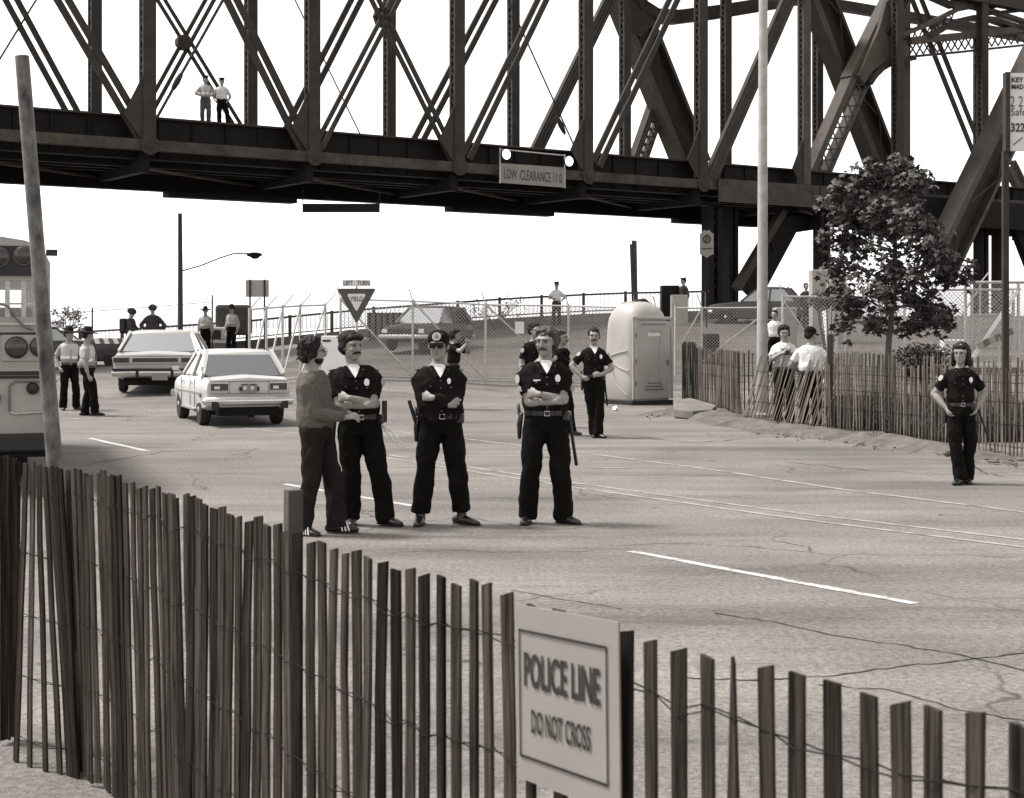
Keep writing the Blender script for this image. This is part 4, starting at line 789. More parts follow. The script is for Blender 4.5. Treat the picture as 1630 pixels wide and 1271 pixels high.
# ------------------------------------------------------------------ vehicles
def car(name, label, loc, heading, c, grp=None):
    # local frame: rear bumper at y=0, nose at y=L, ground z=0
    root = thing(name, label, c.get('cat', 'car'), loc, R(heading), grp); root['local'] = 1
    W, body = c['W'] / 2, c['mat']; st = c['st']      # stations: y, sill, top, half width scale
    mb = MB(); n = 13; vs = []
    for (y, zs, zt, k) in st:
        w_ = W * k; zm = zs + (zt - zs) * 0.55
        half = [(0, zs), (w_ * 0.80, zs), (w_ * 0.95, zs + 0.05), (w_, zm), (w_ * 0.985, zt - 0.10), (w_ * 0.93, zt - 0.02), (0, zt + c.get('crown', 0.02))]
        ring = half + [(-a, b) for a, b in half[-2:0:-1]]
        vs += [Vector((a, y, b)) for a, b in ring]
    m = 12
    fs = [(i * m + j, i * m + (j + 1) % m, (i + 1) * m + (j + 1) % m, (i + 1) * m + j) for i in range(len(st) - 1) for j in range(m)] + [tuple(range(m - 1, -1, -1)), tuple(range((len(st) - 1) * m, len(st) * m))]
    mb.add(vs, fs); b0 = mb.build('body', body, root, False, 32)
    ax = (c['ro'], c['ro'] + c['wb']); r = c['wr']
    for y in ax:
        for s in (-1, 1):
            cu = MB().lathe((s * W * 0.62, y, r * 0.98), (s, 0, 0), [(0, r * 1.2), (W, r * 1.2)], 24).build('cut', body); md = b0.modifiers.new('b', 'BOOLEAN'); md.object = cu; md.operation = 'DIFFERENCE'; md.solver = 'EXACT'
            me = evaluated(b0, (cu,)); b0.modifiers.clear(); b0.data = me; bpy.data.objects.remove(cu)
    me.polygons.foreach_set('use_smooth', [True] * len(me.polygons)); me.set_sharp_from_angle(angle=R(32)); me.name = 'body'
    for y in ax:
        for s in (-1, 1):
            wl = bpy.data.objects.new('wheel', None); COL.objects.link(wl); wl.parent = root; cx = s * (W - 0.11)
            MB().lathe((cx, y, r), (s, 0, 0), [(-0.10, r * 0.6), (-0.10, r * 0.9), (-0.07, r), (0.05, r), (0.08, r * 0.92), (0.085, r * 0.62)], 28).build('tyre', M_rubber, wl, False, 40)
            MB().lathe((cx, y, r), (s, 0, 0), [(0.02, r * 0.62), (0.075, r * 0.6), (0.06, r * 0.45), (0.08, r * 0.2), (0.10, r * 0.14)], 24).build('rim', c.get('rim', M_chrome), wl, False, 40)
    # cabin
    zb, zr = c['belt'], c['roof']; y0, y1, ty0, ty1 = c['cab']; wb_ = W * 0.93; wt = W * c.get('tum', 0.74); pil = M_p = body
    bl = lambda s, y: Vector((s * wb_, y, zb)); tl_ = lambda s, y: Vector((s * wt, y, zr))
    rf = MB(); rings_ = []
    for z, k, e in ((zr - 0.03, 1.03, 0.03), (zr + 0.02, 1.0, 0.0), (zr + 0.055, 0.86, -0.12), (zr + 0.075, 0.5, -0.35)):
        rings_.append([Vector((a * wt * k, y, z)) for a, y in ((-1, ty0 - e), (1, ty0 - e), (1, (ty0 + ty1) / 2), (1, ty1 + e), (-1, ty1 + e), (-1, (ty0 + ty1) / 2))])
    v = [p for q in rings_ for p in q]; k6 = 6
    rf.add(v, [(i * k6 + j, i * k6 + (j + 1) % k6, (i + 1) * k6 + (j + 1) % k6, (i + 1) * k6 + j) for i in range(3) for j in range(k6)] + [tuple(range(5, -1, -1)), tuple(range(18, 24))])
    rf.build('roof', body, root, False, 50)
    pillars = [(y0, ty0, c.get('cp', 0.16)), (y1, ty1, 0.06)] + [(a, b, w2) for a, b, w2 in c.get('bp', [])]
    for s in (-1, 1):
        for yb, yt, wd in pillars:
            MB().beam(bl(s, yb), tl_(s, yt), wd, 0.06, (1, 0, 0)).build('pillar', body, root)
        ed = sorted(pillars, key=lambda q: q[0])
        for (a, at, aw), (b, bt_, bw_) in zip(ed[:-1], ed[1:]):
            pn = [bl(s, a + aw / 2), bl(s, b - bw_ / 2), tl_(s, bt_ - bw_ / 2), tl_(s, at + aw / 2)]
            MB().prism(pn, (-s * 0.006, 0, 0)).build('side_window', M_glass, root)
    e = 0.03
    MB().prism([Vector((-wb_ + e, y0, zb)), Vector((wb_ - e, y0, zb)), Vector((wt - e, ty0, zr)), Vector((-wt + e, ty0, zr))], (0, 0.006, 0)).build('rear_window', c.get('rglass', M_glass), root)
    MB().prism([Vector((-wb_ + e, y1, zb)), Vector((wb_ - e, y1, zb)), Vector((wt - e, ty1, zr)), Vector((-wt + e, ty1, zr))], (0, 0.006, 0)).build('windscreen', M_glass, root)
    MB().tube([Vector((-wb_ + e, y0 - .004, zb + .01)), Vector((wb_ - e, y0 - .004, zb + .01)), Vector((wt - e, ty0 - .004, zr - .02)), Vector((-wt + e, ty0 - .004, zr - .02)), Vector((-wb_ + e, y0 - .004, zb + .01))], 0.012, 5).build('window_trim', M_black, root)
    for yy in c.get('seats', ()):
        for s in (-1, 1): o = MB().box((s * W * 0.42, yy, zb - 0.05), (W * 0.62, 0.14, 0.5)).build('seat', M_seat, root, bevel=0.05); MB().box((s * W * 0.42, yy, zb + 0.27), (W * 0.3, 0.09, 0.16)).build('headrest', M_seat, o, bevel=0.03)
    L = st[-1][0]
    for y, s in ((0, -1), (L, 1)):
        bz = c['bump']; MB().loft([(-W * 0.98, y - s * 0.16, bz), (-W * 0.97, y + s * 0.03, bz), (-W * 0.5, y + s * 0.08, bz), (W * 0.5, y + s * 0.08, bz), (W * 0.97, y + s * 0.03, bz), (W * 0.98, y - s * 0.16, bz)], [(c.get('bh', 0.07), 0.045)] * 6, (0, 0, 1), 8).build('bumper', c.get('bmat', M_chrome), root, False, 50)
    return root, b0
sedan_st = [(0.02, 0.42, 0.80, 0.90), (0.05, 0.36, 0.86, 0.95), (0.35, 0.30, 0.90, 0.99), (0.8, 0.24, 0.905, 1.0), (1.6, 0.22, 0.90, 1.0), (2.6, 0.22, 0.885, 1.0), (3.1, 0.24, 0.87, 0.99), (3.75, 0.30, 0.80, 0.96), (3.93, 0.36, 0.76, 0.92), (3.97, 0.42, 0.70, 0.88)]
M_carw = mat('pale_car_paint', 0.47, 0.28, 0.05, 1.2, spec=0.55)
M_carw2 = mat('cream_car_paint', 0.38, 0.35, 0.07, 1.2, spec=0.5)
M_card = mat('dark_car_paint', 0.035, 0.35, 0.15, 1.5, spec=0.5)
gl = G(325, 677); rr = R(21)
sx, sy = gl.x + 0.66 * math.cos(rr) + 0.85 * math.sin(rr), gl.y + 0.66 * math.sin(rr) - 0.85 * math.cos(rr)
sedan, sb0 = car('sedan', 'white compact sedan with square tail lamps, its rear towards the road', (sx, sy, 0), 21, dict(W=1.58, mat=M_carw, st=sedan_st, ro=0.85, wb=2.35, wr=0.29, belt=0.885, roof=1.31, cab=(0.55, 2.72, 0.98, 2.10), cp=0.20, bp=[(1.62, 1.58, 0.07)], seats=(0.95, 1.75), bump=0.47, bh=0.075, crown=0.025))
def lamp(root, cx, cz, w_, h_, y=-0.0, m=M_tail, name='tail_lamp', frame=True):
    o = MB().box((cx, y, cz), (w_, 0.05, h_)).build(name, m, root, bevel=0.008)
    if frame: MB().box((cx, y + 0.012, cz), (w_ + 0.03, 0.045, h_ + 0.03)).build('bezel', M_chrome, o, bevel=0.006)
    return o
for s in (-1, 1):
    lamp(sedan, s * 0.53, 0.72, 0.31, 0.125, 0.015); MB().box((s * 0.53 - 0.05, -0.013, 0.71), (0.10, 0.01, 0.05)).build('reverse_lamp', M_chrome, sedan)
    MB().box((s * 0.79, 0.55, 0.55), (0.012, 0.12, 0.04)).build('side_marker', M_tail, sedan)
    MB().beam((s * 0.792, 0.4, 0.60), (s * 0.792, 3.4, 0.58), 0.025, 0.012, (1, 0, 0)).build('side_trim', M_chrome, sedan)
    MB().beam((s * 0.772, 1.25, 0.27), (s * 0.772, 2.8, 0.27), 0.03, 0.02, (1, 0, 0)).build('sill_trim', M_chrome, sedan)
    for y in (1.45, 2.35): MB().box((s * 0.80, y, 0.76), (0.025, 0.14, 0.025)).build('door_handle', M_chrome, sedan)
    for y in (1.15, 1.66, 2.68): MB().box((s * 0.785, y, 0.58), (0.012, 0.008, 0.5)).build('door_gap', M_black, sedan)
    o = MB().tube([(s * 0.76, 2.62, 0.9), (s * 0.86, 2.62, 0.98)], 0.012, 6).build('mirror', M_chrome, sedan); MB().box((s * 0.90, 2.62, 1.0), (0.13, 0.04, 0.09)).build('mirror_glass', M_chrome, o, bevel=0.015)
    MB().box((s * 0.155, -0.005, 0.685), (0.05, 0.03, 0.07)).build('plate_lamp', M_black, sedan)
    MB().box((s * 0.62, -0.085, 0.40), (0.14, 0.02, 0.14)).build('bumper_guard', M_black, sedan, bevel=0.02)
pl_ = MB().box((0, -0.012, 0.70), (0.30, 0.012, 0.15)).build('number_plate', M_board, sedan); sedan['local'] = 1
for x_ in (-0.09, 0.06): MB().box((x_, -0.02, 0.763), (0.09, 0.006, 0.014)).build('plate_sticker', M_black, pl_)
for x_ in (-0.08, 0.05): MB().lathe((x_, -0.018, 0.70), (0, -1, 0), [(0, 0.035), (0.003, 0.033)], 14).build('plate_embossing', M_offw, pl_)
MB().box((-0.35, -0.092, 0.46), (0.16, 0.01, 0.06)).build('sticker', M_white, sedan)
MB().box((0, 0.3, 0.28), (1.1, 0.5, 0.16)).build('underbody', M_iron, sedan); MB().tube([(0.35, -0.04, 0.27), (0.35, 0.5, 0.27)], 0.025, 8).build('exhaust', M_iron, sedan)
MB().box((0, 2.0, 0.25), (1.3, 3.2, 0.1)).build('floor_pan', M_iron, sedan)
MB().box((-0.4, -0.0, 0.835), (0.12, 0.02, 0.015)).build('badge', M_chrome, sedan)
for (x0, z0, x1, z1) in ((-0.70, 0.822, 0.70, 0.822), (-0.36, 0.60, -0.36, 0.82), (0.36, 0.60, 0.36, 0.82), (-0.70, 0.60, 0.70, 0.60)): MB().beam((x0, 0.012, z0), (x1, 0.012, z1), 0.006, 0.012, (0, 1, 0)).build('trunk_gap', M_black, sedan)
for s in (-1, 1):
    MB().beam((s * 0.69, 0.08, 0.905), (s * 0.69, 0.50, 0.918), 0.006, 0.02, (0, 0, 1)).build('trunk_gap', M_black, sedan); MB().box((s * 0.735, 0.62, 1.02), (0.02, 0.05, 0.10)).build('pillar_vent', M_black, sedan)
# wagon
wag_st = [(0.02, 0.48, 0.86, 0.94), (0.06, 0.40, 0.93, 0.97), (0.5, 0.34, 0.98, 1.0), (1.2, 0.28, 0.99, 1.0), (3.2, 0.26, 0.97, 1.0), (4.2, 0.28, 0.96, 1.0), (5.2, 0.36, 0.90, 0.97), (5.4, 0.42, 0.82, 0.93)]
wx, wy = X(247, 36.0), 36.0
wagon, _ = car('large_car', 'cream full-size car seen from behind, ahead of the white sedan', (wx, wy, ground(wx, wy + 1.2) - 0.01), 7, dict(W=2.0, mat=M_carw2, st=wag_st, ro=1.25, wb=3.0, wr=0.34, belt=0.97, roof=1.43, cab=(0.78, 3.75, 1.38, 3.05), cp=0.14, bp=[(2.45, 2.35, 0.06)], seats=(1.7, 2.7), bump=0.50, bh=0.09, crown=0.02, tum=0.73))
for s in (-1, 1):
    lamp(wagon, s * 0.78, 0.80, 0.36, 0.11, 0.02)
    MB().box((s * 0.40, -0.10, 0.50), (0.07, 0.06, 0.2)).build('bumper_guard', M_rubber, wagon)
    MB().beam((s * 1.0, 0.5, 0.62), (s * 1.0, 4.9, 0.60), 0.03, 0.012, (1, 0, 0)).build('side_trim', M_chrome, wagon)
lamp(wagon, 0, 0.80, 1.05, 0.09, 0.02, M_tail, 'grille_panel'); MB().box((0, 0.0, 0.565), (0.5, 0.02, 0.02)).build('tailgate_handle', M_chrome, wagon)
for (x0, z0, x1, z1) in ((-0.92, 0.895, 0.92, 0.895), (-0.92, 0.70, 0.92, 0.70)): MB().beam((x0, 0.022, z0), (x1, 0.022, z1), 0.008, 0.014, (0, 1, 0)).build('trunk_gap', M_black, wagon)
for s in (-1, 1): MB().beam((s * 0.80, 0.1, 0.965), (s * 0.80, 0.72, 1.0), 0.008, 0.02, (0, 0, 1)).build('trunk_gap', M_black, wagon); [MB().box((s * 1.0, y_, 0.66), (0.012, 0.01, 0.5)).build('door_gap', M_black, wagon) for y_ in (1.55, 2.45, 3.75)]
MB().box((0.12, -0.14, 0.40), (0.36, 0.02, 0.14)).build('number_plate', M_board, wagon); MB().box((0, -0.10, 0.585), (1.94, 0.1, 0.04)).build('bumper_pad', M_black, wagon)
MB().box((0, 1.0, 0.3), (1.5, 1.6, 0.2)).build('underbody', M_iron, wagon); MB().box((0, 3.0, 0.28), (1.6, 3.5, 0.1)).build('floor_pan', M_iron, wagon)
# hatchback behind the chain link
hat_st = [(0.02, 0.42, 0.80, 0.92), (0.1, 0.34, 0.88, 0.97), (0.8, 0.26, 0.92, 1.0), (2.4, 0.24, 0.90, 1.0), (3.6, 0.32, 0.82, 0.96), (3.85, 0.40, 0.72, 0.92)]
hx, hy = X(668, 51.5), 53.5
hat, _ = car('hatchback', 'dark hatchback parked on the ramp behind the chain link fence', (hx + 1.0, hy, ground(hx - 0.2, hy - 1.5)), 180 - 22, dict(W=1.75, mat=M_card, st=hat_st, ro=0.75, wb=2.4, wr=0.31, belt=0.9, roof=1.42, cab=(0.12, 2.75, 0.5, 2.05), cp=0.14, bp=[(1.55, 1.5, 0.07)], seats=(1.0, 1.8), bump=0.46, crown=0.02, bmat=M_galv))
MB().box((0, 3.87, 0.64), (1.1, 0.03, 0.14)).build('grille', M_black, hat)
for s in (-1, 1): MB().box((s * 0.66, 3.86, 0.65), (0.2, 0.04, 0.13)).build('headlamp', M_chrome, hat)
# dark car on the ramp right, and dark car at left
dx_, dy_ = X(1215, 60.5), 61.0
dcar, _ = car('dark_car', 'dark saloon car on the ramp under the bridge pier', (dx_ + 1.8, dy_ - 1.4, ground(dx_, dy_ - 2)), 75, dict(W=1.8, mat=M_card, st=sedan_st, ro=0.85, wb=2.45, wr=0.32, belt=0.9, roof=1.40, cab=(0.55, 2.72, 0.98, 2.10), cp=0.2, bp=[(1.62, 1.58, 0.07)], seats=(1.75,), bump=0.5, crown=0.03))
lx, ly = X(165, 52), 52.0
lcar, _ = car('dark_car', 'dark car parked behind a striped barricade, beside the bus', (lx - 3.4, ly + 0.2, ground(lx, ly) - 0.1), -82, dict(W=1.85, mat=M_card, st=wag_st[:-2] + [(4.5, 0.36, 0.88, 0.97), (4.7, 0.42, 0.8, 0.93)], ro=1.1, wb=2.6, wr=0.36, belt=0.95, roof=1.38, cab=(0.3, 2.35, 0.7, 1.8), cp=0.14, bp=[(1.4, 1.3, 0.06)], seats=(1.5,), bump=0.5, rim=M_galv))
br = thing('barricade', 'striped barricade board in front of the dark car by the troopers', 'barricade', (X(172, 50), 50, ground(X(172, 50), 50))); zb_ = P(0, 543, 50).z
for k in range(8):
    xa = X(146, 50) + k * (60 / F * 50) / 8; wv = 60 / F * 50 / 8
    MB().prism([(xa, 49.9, zb_ - 0.09), (xa + wv, 49.9, zb_ - 0.09), (xa + wv - 0.07, 49.9, zb_ + 0.09), (xa - 0.07, 49.9, zb_ + 0.09)], (0, 0.03, 0)).build('stripe', M_white if k % 2 else M_concd, br, True)
for xp in (150, 202): MB().beam((X(xp, 50), 49.95, zb_), (X(xp, 50), 50.3, br.location.z), 0.05, 0.04, (0, 1, 0)).build('leg', M_wood, br, True); MB().beam((X(xp, 50), 49.95, zb_), (X(xp, 50), 49.5, br.location.z), 0.05, 0.04, (0, 1, 0)).build('leg', M_wood, br, True)
# army truck behind the central troopers
tk = thing('army_truck', 'dark army truck with a boxy rear behind two hatted troopers', 'truck', (X(360, 60), 60, ground(X(360, 60), 60)), R(8)); tk['local'] = 1
MB().box((0.25, 1.4, 1.25), (1.35, 2.6, 1.2)).build('cargo_box', mat('canvas_cover', 0.05, 0.9, 0.3, 4), tk, bevel=0.12)
MB().box((-0.35, -0.2, 0.72), (1.0, 1.0, 0.5)).build('bonnet', M_galv, tk, bevel=0.06); MB().box((-0.35, -0.72, 0.68), (0.36, 0.05, 0.36)).build('grille', M_black, tk)
for s in (-0.72, 0.02): MB().lathe((s, -0.7, 0.74), (0, -1, 0), [(0, 0.1), (0.04, 0.09), (0.06, 0.04)], 14).build('headlamp', M_white, tk, False, 40)
MB().box((-0.35, -0.8, 0.42), (1.25, 0.12, 0.12)).build('bumper', M_galv, tk)
for sx_ in (-0.8, 0.1, 0.8):
    MB().lathe((sx_, 0.1 if sx_ < 0.5 else 1.6, 0.34), (1, 0, 0), [(-0.1, 0.2), (-0.1, 0.34), (0.1, 0.34), (0.1, 0.2)], 18).build('wheel', M_rubber, tk, False, 40)
# ------------------------------------------------------------------ school bus, rear right corner
bus = thing('school_bus', 'rear of a pale school bus with round tail lamps at the picture edge', 'bus', (X(83, 17), 17, 0), R(19.5)); bus['local'] = 1
k = 17 / F; bw_ = 2.4
bz = lambda py: H - (py - HY) * k
M_bus = mat('bus_paint', 0.30, 0.45, 0.08, 2.0, spec=0.4, streak=0.12)
zr_ = bz(372); prof = [(-0.02, bz(690)), (-0.02, bz(420)), (-0.10, bz(396)), (-0.28, bz(384)), (-0.6, bz(377)), (-1.2, bz(374)), (-1.8, bz(377)), (-2.12, bz(384)), (-2.30, bz(396)), (-2.38, bz(420)), (-2.38, bz(690))]
# rear wall built round the window opening
def panel(x0, x1, y0, y1, nm='rear_panel', m=None, th=0.05, yy=0.0): return MB().box(((x0 + x1) / 2, yy + th / 2, (bz(y0) + bz(y1)) / 2), (x1 - x0, th, abs(bz(y0) - bz(y1)))).build(nm, m or M_bus, bus)
panel(-2.38, -0.02, 505, 690); panel(-2.38, -0.02, 440, 448); panel(-0.10, -0.02, 448, 505); panel(-2.38, -2.3, 448, 505)
cap = [(x, z) for x, z in prof if z > bz(441)]; cap = [(-0.02, bz(440))] + cap + [(-2.38, bz(440))]
MB().prism([Vector((x, -0.03, z)) for x, z in cap], (0, 0.3, 0)).build('rear_cap', M_bus, bus, False, 30)
MB().prism([Vector((max(min(x, -0.07), -2.33), -0.045, min(z, bz(393)))) for x, z in cap], (0, 0.02, 0)).build('lamp_panel', M_black, bus)
MB().prism([Vector((x, 0.27, z)) for x, z in cap], (0, 6.5, 0)).build('roof', M_bus, bus, False, 30)
for s in (-0.05, -2.35): MB().box((s, 3.5, (bz(505) + bz(690)) / 2), (0.06, 6.9, bz(505) - bz(690))).build('side_panel', M_bus, bus)
MB().box((-1.2, 3.5, bz(690)), (2.3, 6.9, 0.08)).build('floor_pan', M_iron, bus)
MB().box((-1.2, 6.9, (bz(505) + bz(690)) / 2), (2.4, 0.06, bz(505) - bz(690))).build('front_panel', M_bus, bus)
for s in (-0.05, -2.35):
    for j in range(8): MB().box((s, 0.1 + j * 0.97, (bz(505) + bz(440)) / 2), (0.05, 0.09, bz(440) - bz(505))).build('window_post', M_bus, bus)
for x in [-0.13 - 0.17 * j for j in range(13)]: MB().box((x, 0.03, (bz(448) + bz(505)) / 2), (0.05, 0.04, bz(448) - bz(505))).build('window_bar', M_galv, bus)
MB().box((-1.2, 0.035, (bz(448) + bz(505)) / 2), (2.2, 0.006, bz(448) - bz(505))).build('rear_window', M_bglass, bus)
MB().box((-1.2, 0.03, bz(484)), (2.2, 0.03, 0.02)).build('window_rail', M_galv, bus)
for j in range(6): MB().box((-0.6, 1 + j * 0.95, bz(510)), (0.85, 0.1, 0.3)).build('seat', M_seat, bus, bevel=0.03); MB().box((-1.8, 1 + j * 0.95, bz(510)), (0.85, 0.1, 0.3)).build('seat', M_seat, bus, bevel=0.03)
for y_, h_, m_ in ((531, 0.02, M_black), (593, 0.045, M_black), (600, 0.03, M_black), (516, 0.03, M_galv), (588, 0.05, M_bus)): MB().box((-1.2, -0.012, bz(y_)), (2.38, 0.035, h_)).build('rub_rail', m_, bus, bevel=0.006)
MB().box((-1.2, -0.1, bz(703)), (2.46, 0.2, 0.20)).build('bumper', M_black, bus, bevel=0.03); MB().box((-1.2, -0.04, bz(722)), (2.4, 0.16, 0.05)).build('bumper_step', M_iron, bus)
bx = lambda px: (px - 83) * k / math.cos(R(19.5)) * 1.0
MB().box((bx(46), -0.008, bz(554)), (0.52, 0.03, 0.30)).build('lamp_plate', M_bus, bus, bevel=0.03)
for px, py, r_, m_ in ((32, 553, 0.112, M_tail), (66, 552, 0.105, M_tail), (55, 618, 0.062, M_black), (78, 617, 0.05, M_tail), (80, 666, 0.05, M_tail), (3, 632, 0.05, M_chrome), (7, 411, 0.10, M_tail), (42, 408, 0.10, M_tail)):
    o = MB().lathe((bx(px), -0.03 if py > 500 else -0.05, bz(py)), (0, -1, 0), [(0, r_), (0.03, r_), (0.05, r_ * 0.8), (0.06, r_ * 0.3)], 22).build('round_lamp', m_, bus, False, 40); MB().lathe((bx(px), -0.02 if py > 500 else -0.045, bz(py)), (0, -1, 0), [(0, r_ * 1.08), (0.025, r_ * 1.08)], 22).build('bezel', M_iron if py > 500 else M_concd, o, False, 40)
pts_ = [(bx(22), -0.02, bz(655)), (bx(22), -0.02, bz(614)), (bx(30), -0.02, bz(607)), (bx(90), -0.02, bz(607))]; MB().tube(pts_, 0.012, 6).build('recess_trim', M_concd, bus, False, 60); MB().tube([pts_[0], (bx(30), -0.02, bz(658)), (bx(84), -0.02, bz(655))], 0.012, 6).build('recess_trim', M_galv, bus, False, 60)
MB().tube([(bx(8), -0.03, bz(485)), (bx(20), -0.05, bz(488)), (bx(30), -0.05, bz(506)), (bx(45), -0.04, bz(522)), (bx(56), -0.03, bz(525))], 0.012, 6).build('cable', M_concd, bus, False, 60)
MB().box((0.0, 0.1, bz(402)), (0.12, 0.08, 0.07)).build('marker_lamp', M_black, bus)
for yy in (1.8,):
    for xx in (-0.35, -2.05): MB().lathe((xx, yy, 0.48), (1, 0, 0), [(-0.14, 0.28), (-0.14, 0.48), (0.14, 0.48), (0.14, 0.28)], 24).build('wheel', M_rubber, bus, False, 40)
for xx in (-0.35, -2.05): MB().lathe((xx, 6.0, 0.48), (1, 0, 0), [(-0.14, 0.28), (-0.14, 0.48), (0.14, 0.48), (0.14, 0.28)], 24).build('wheel', M_rubber, bus, False, 40)
# ------------------------------------------------------------------ people
def ik(a, c, l1, l2, pole):
    d = c - a; L = d.length
    if L > (l1 + l2) * 0.995: c = a + d * ((l1 + l2) * 0.995 / L); d = c - a; L = d.length
    t = d / L; x = (l1 * l1 - l2 * l2 + L * L) / (2 * L); hh = math.sqrt(max(0, l1 * l1 - x * x)); p = pole - t * pole.dot(t)
    return a + t * x + p.normalized() * hh, c
TS = [(0.86, .150, .105, 0), (0.92, .168, .118, 0), (0.99, .165, .118, 0), (1.08, .150, .108, 0), (1.18, .155, .112, 0), (1.30, .172, .122, 0), (1.37, .176, .115, .005), (1.425, .150, .098, .012), (1.465, .100, .078, .015), (1.50, .064, .064, .012)]
def hand(mb, w_, d, n, thumb, curl, s=1.0, fr=0.0088):
    d = d.normalized(); n = perp(d, n); sd_ = d.cross(n) * thumb
    mb.loft([w_ - d * 0.02, w_ + d * 0.03, w_ + d * 0.085], [(0.024, 0.02), (0.036, 0.019), (0.041, 0.015)], sd_, 10, True)
    for o, L in ((-0.031, 0.062), (-0.0105, 0.075), (0.0105, 0.08), (0.031, 0.072)):
        b = w_ + d * 0.08 + sd_ * o; c1 = math.cos(curl); s1 = math.sin(curl); c2 = math.cos(curl * 2.1); s2 = math.sin(curl * 2.1)
        m1 = b + (d * c1 + n * s1) * L * 0.55; m2 = m1 + (d * c2 + n * s2) * L * 0.5; mb.loft([b, m1, m2], [fr, fr * 0.95, fr * 0.8], sd_, 8, True)
    b = w_ + d * 0.03 + sd_ * 0.03; m1 = b + (d * 0.85 + sd_ * 0.38 + n * 0.25) * 0.045; mb.loft([b, m1, m1 + (d * 0.85 + sd_ * 0.1 + n * 0.4) * 0.04], [fr * 1.25, fr * 1.15, fr * 0.95], n, 8, True)
def person(label, px, Y, h=1.78, heading=0, head=(0, 0, 0), arms=None, legs=None, wide=1.0, belly=0.0, lean=(0, 0), top='police', bottom=M_navy2, skin=M_skin, hair='short', hairm=M_hair, hat=None, extra=(), lod=0, z=None, grp=None, shoe=M_lea, face=True, pz=0.0, X_=None):
    """local frame: feet on z=0, facing -Y, own left at +X"""
    x0 = X_ if X_ is not None else X(px, Y); zz = (ground(x0, Y) if z is None else z) + pz
    root = thing('person', label, 'person', (x0, Y, zz), R(heading), grp); root.scale = (h / 1.78,) * 3; root['local'] = 1
    vb, vc = ((0.0075, 0.011), (0.012, 0.016), (0.02, 0.024))[lod]; sd0 = random.uniform(0, 50)
    ln = lambda z_: Vector((lean[0], lean[1], 0)) * max(0, (z_ - 0.9) / 0.6)
    bk_ = 0.55 + 0.45 * wide; arms = arms or {}; legs = legs or {}
    fr = max(0.0088, vb * 0.75)
    # skeleton
    sho = {s: Vector((s * 0.168 * wide, 0.015, 1.366)) + ln(1.37) for s in (-1, 1)}; hip = {s: Vector((s * 0.088, 0, 0.93)) for s in (-1, 1)}
    A = {}
    for s in (-1, 1):
        a = arms.get(s, dict(w=(s * 0.25, -0.05, 0.86), p=(s * 0.3, 1, 0))); wv = Vector(a['w']) + ln(Vector(a['w']).z); el, wr = ik(sho[s], wv, 0.285, 0.255, Vector(a['p'])); A[s] = (sho[s], el, wr, a)
    Lg = {}
    for s in (-1, 1):
        l = legs.get(s, dict(a=(s * 0.11, 0.02), yaw=s * 12)); an = Vector((l['a'][0], l['a'][1], 0.085 + l.get('z', 0))); kn, an = ik(hip[s], an, 0.43, 0.425, Vector((s * 0.15 + l.get('kx', 0), -1, 0))); Lg[s] = (hip[s], kn, an, l)
    hc = Vector((0, -0.012, 1.650)) + ln(1.62); Hm = (Matrix.Rotation(R(head[0]), 3, 'Z') @ Matrix.Rotation(R(head[1]), 3, 'X') @ Matrix.Rotation(R(head[2]), 3, 'Y')) @ Matrix(((1.17, 0, 0), (0, 1.12, 0), (0, 0, 1.11)))
    hp = lambda *p: hc + Hm @ Vector(p)
    # ---- body: one continuous skin
    mb = MB()
    mb.loft([Vector((0, yo, z_)) + ln(z_) for z_, a, b, yo in TS], [(a * wide * (0.78 if z_ < 1.1 else 0.9), (b + belly * max(0, 1 - abs(z_ - 1.05) / 0.3)) * (0.78 if z_ < 1.1 else 0.92)) for z_, a, b, yo in TS], (1, 0, 0), 18)
    mb.loft([Vector((0, 0.012, 1.45)) + ln(1.45), Vector((0, 0.008, 1.52)) + ln(1.52), hp(0, 0.015, -0.06)], [(0.068, 0.062), (0.058, 0.058), (0.056, 0.06)], (1, 0, 0), 14)
    mb.ell(hp(0, 0.014, 0.03), (0.073, 0.091, 0.088), Hm); mb.ell(hp(0, -0.022, -0.035), (0.061, 0.066, 0.078), Hm); mb.ell(hp(0, -0.052, -0.088), (0.034, 0.032, 0.026), Hm); mb.ell(hp(0, -0.045, -0.06), (0.05, 0.04, 0.04), Hm)
    mb.loft([hp(0, -0.080, 0.022), hp(0, -0.098, -0.005), hp(0, -0.108, -0.026), hp(0, -0.085, -0.036)], [(0.009, 0.01), (0.011, 0.013), (0.016, 0.013), (0.014, 0.01)], Hm @ Vector((1, 0, 0)), 10)
    mb.loft([hp(-0.055, -0.066, 0.028), hp(-0.03, -0.083, 0.032), hp(0, -0.084, 0.030), hp(0.03, -0.083, 0.032), hp(0.055, -0.066, 0.028)], [0.012, 0.014, 0.012, 0.014, 0.012], (0, 0, 1), 8, True)
    for s in (-1, 1): mb.ell(hp(s * 0.074, 0.008, -0.004), (0.012, 0.022, 0.032), Hm); mb.ell(hp(s * 0.036, -0.068, -0.022), (0.018, 0.016, 0.016), Hm)
    for s in (-1, 1):
        S0, E0, W0, a = A[s]
        mb.loft([S0 + Vector((-s * 0.05, 0, 0.0)), S0, S0.lerp(E0, 0.35), S0.lerp(E0, 0.8), E0], [0.042, 0.048, 0.051, 0.046, 0.044], (0, 1, 0), 12, True)
        mb.loft([E0, E0.lerp(W0, 0.25), E0.lerp(W0, 0.7), W0], [0.044, 0.049, 0.037, (0.030, 0.024)], Vector((0, 0, 1)), 12, True)
        hd = Vector(a['hd']) if 'hd' in a else (W0 - E0).normalized() + Vector((0, -0.2, 0)); hn = Vector(a.get('hn', (-s, 0, 0))); hand(mb, W0, hd, hn, a.get('th', 1), a.get('curl', 0.45), 1, fr)
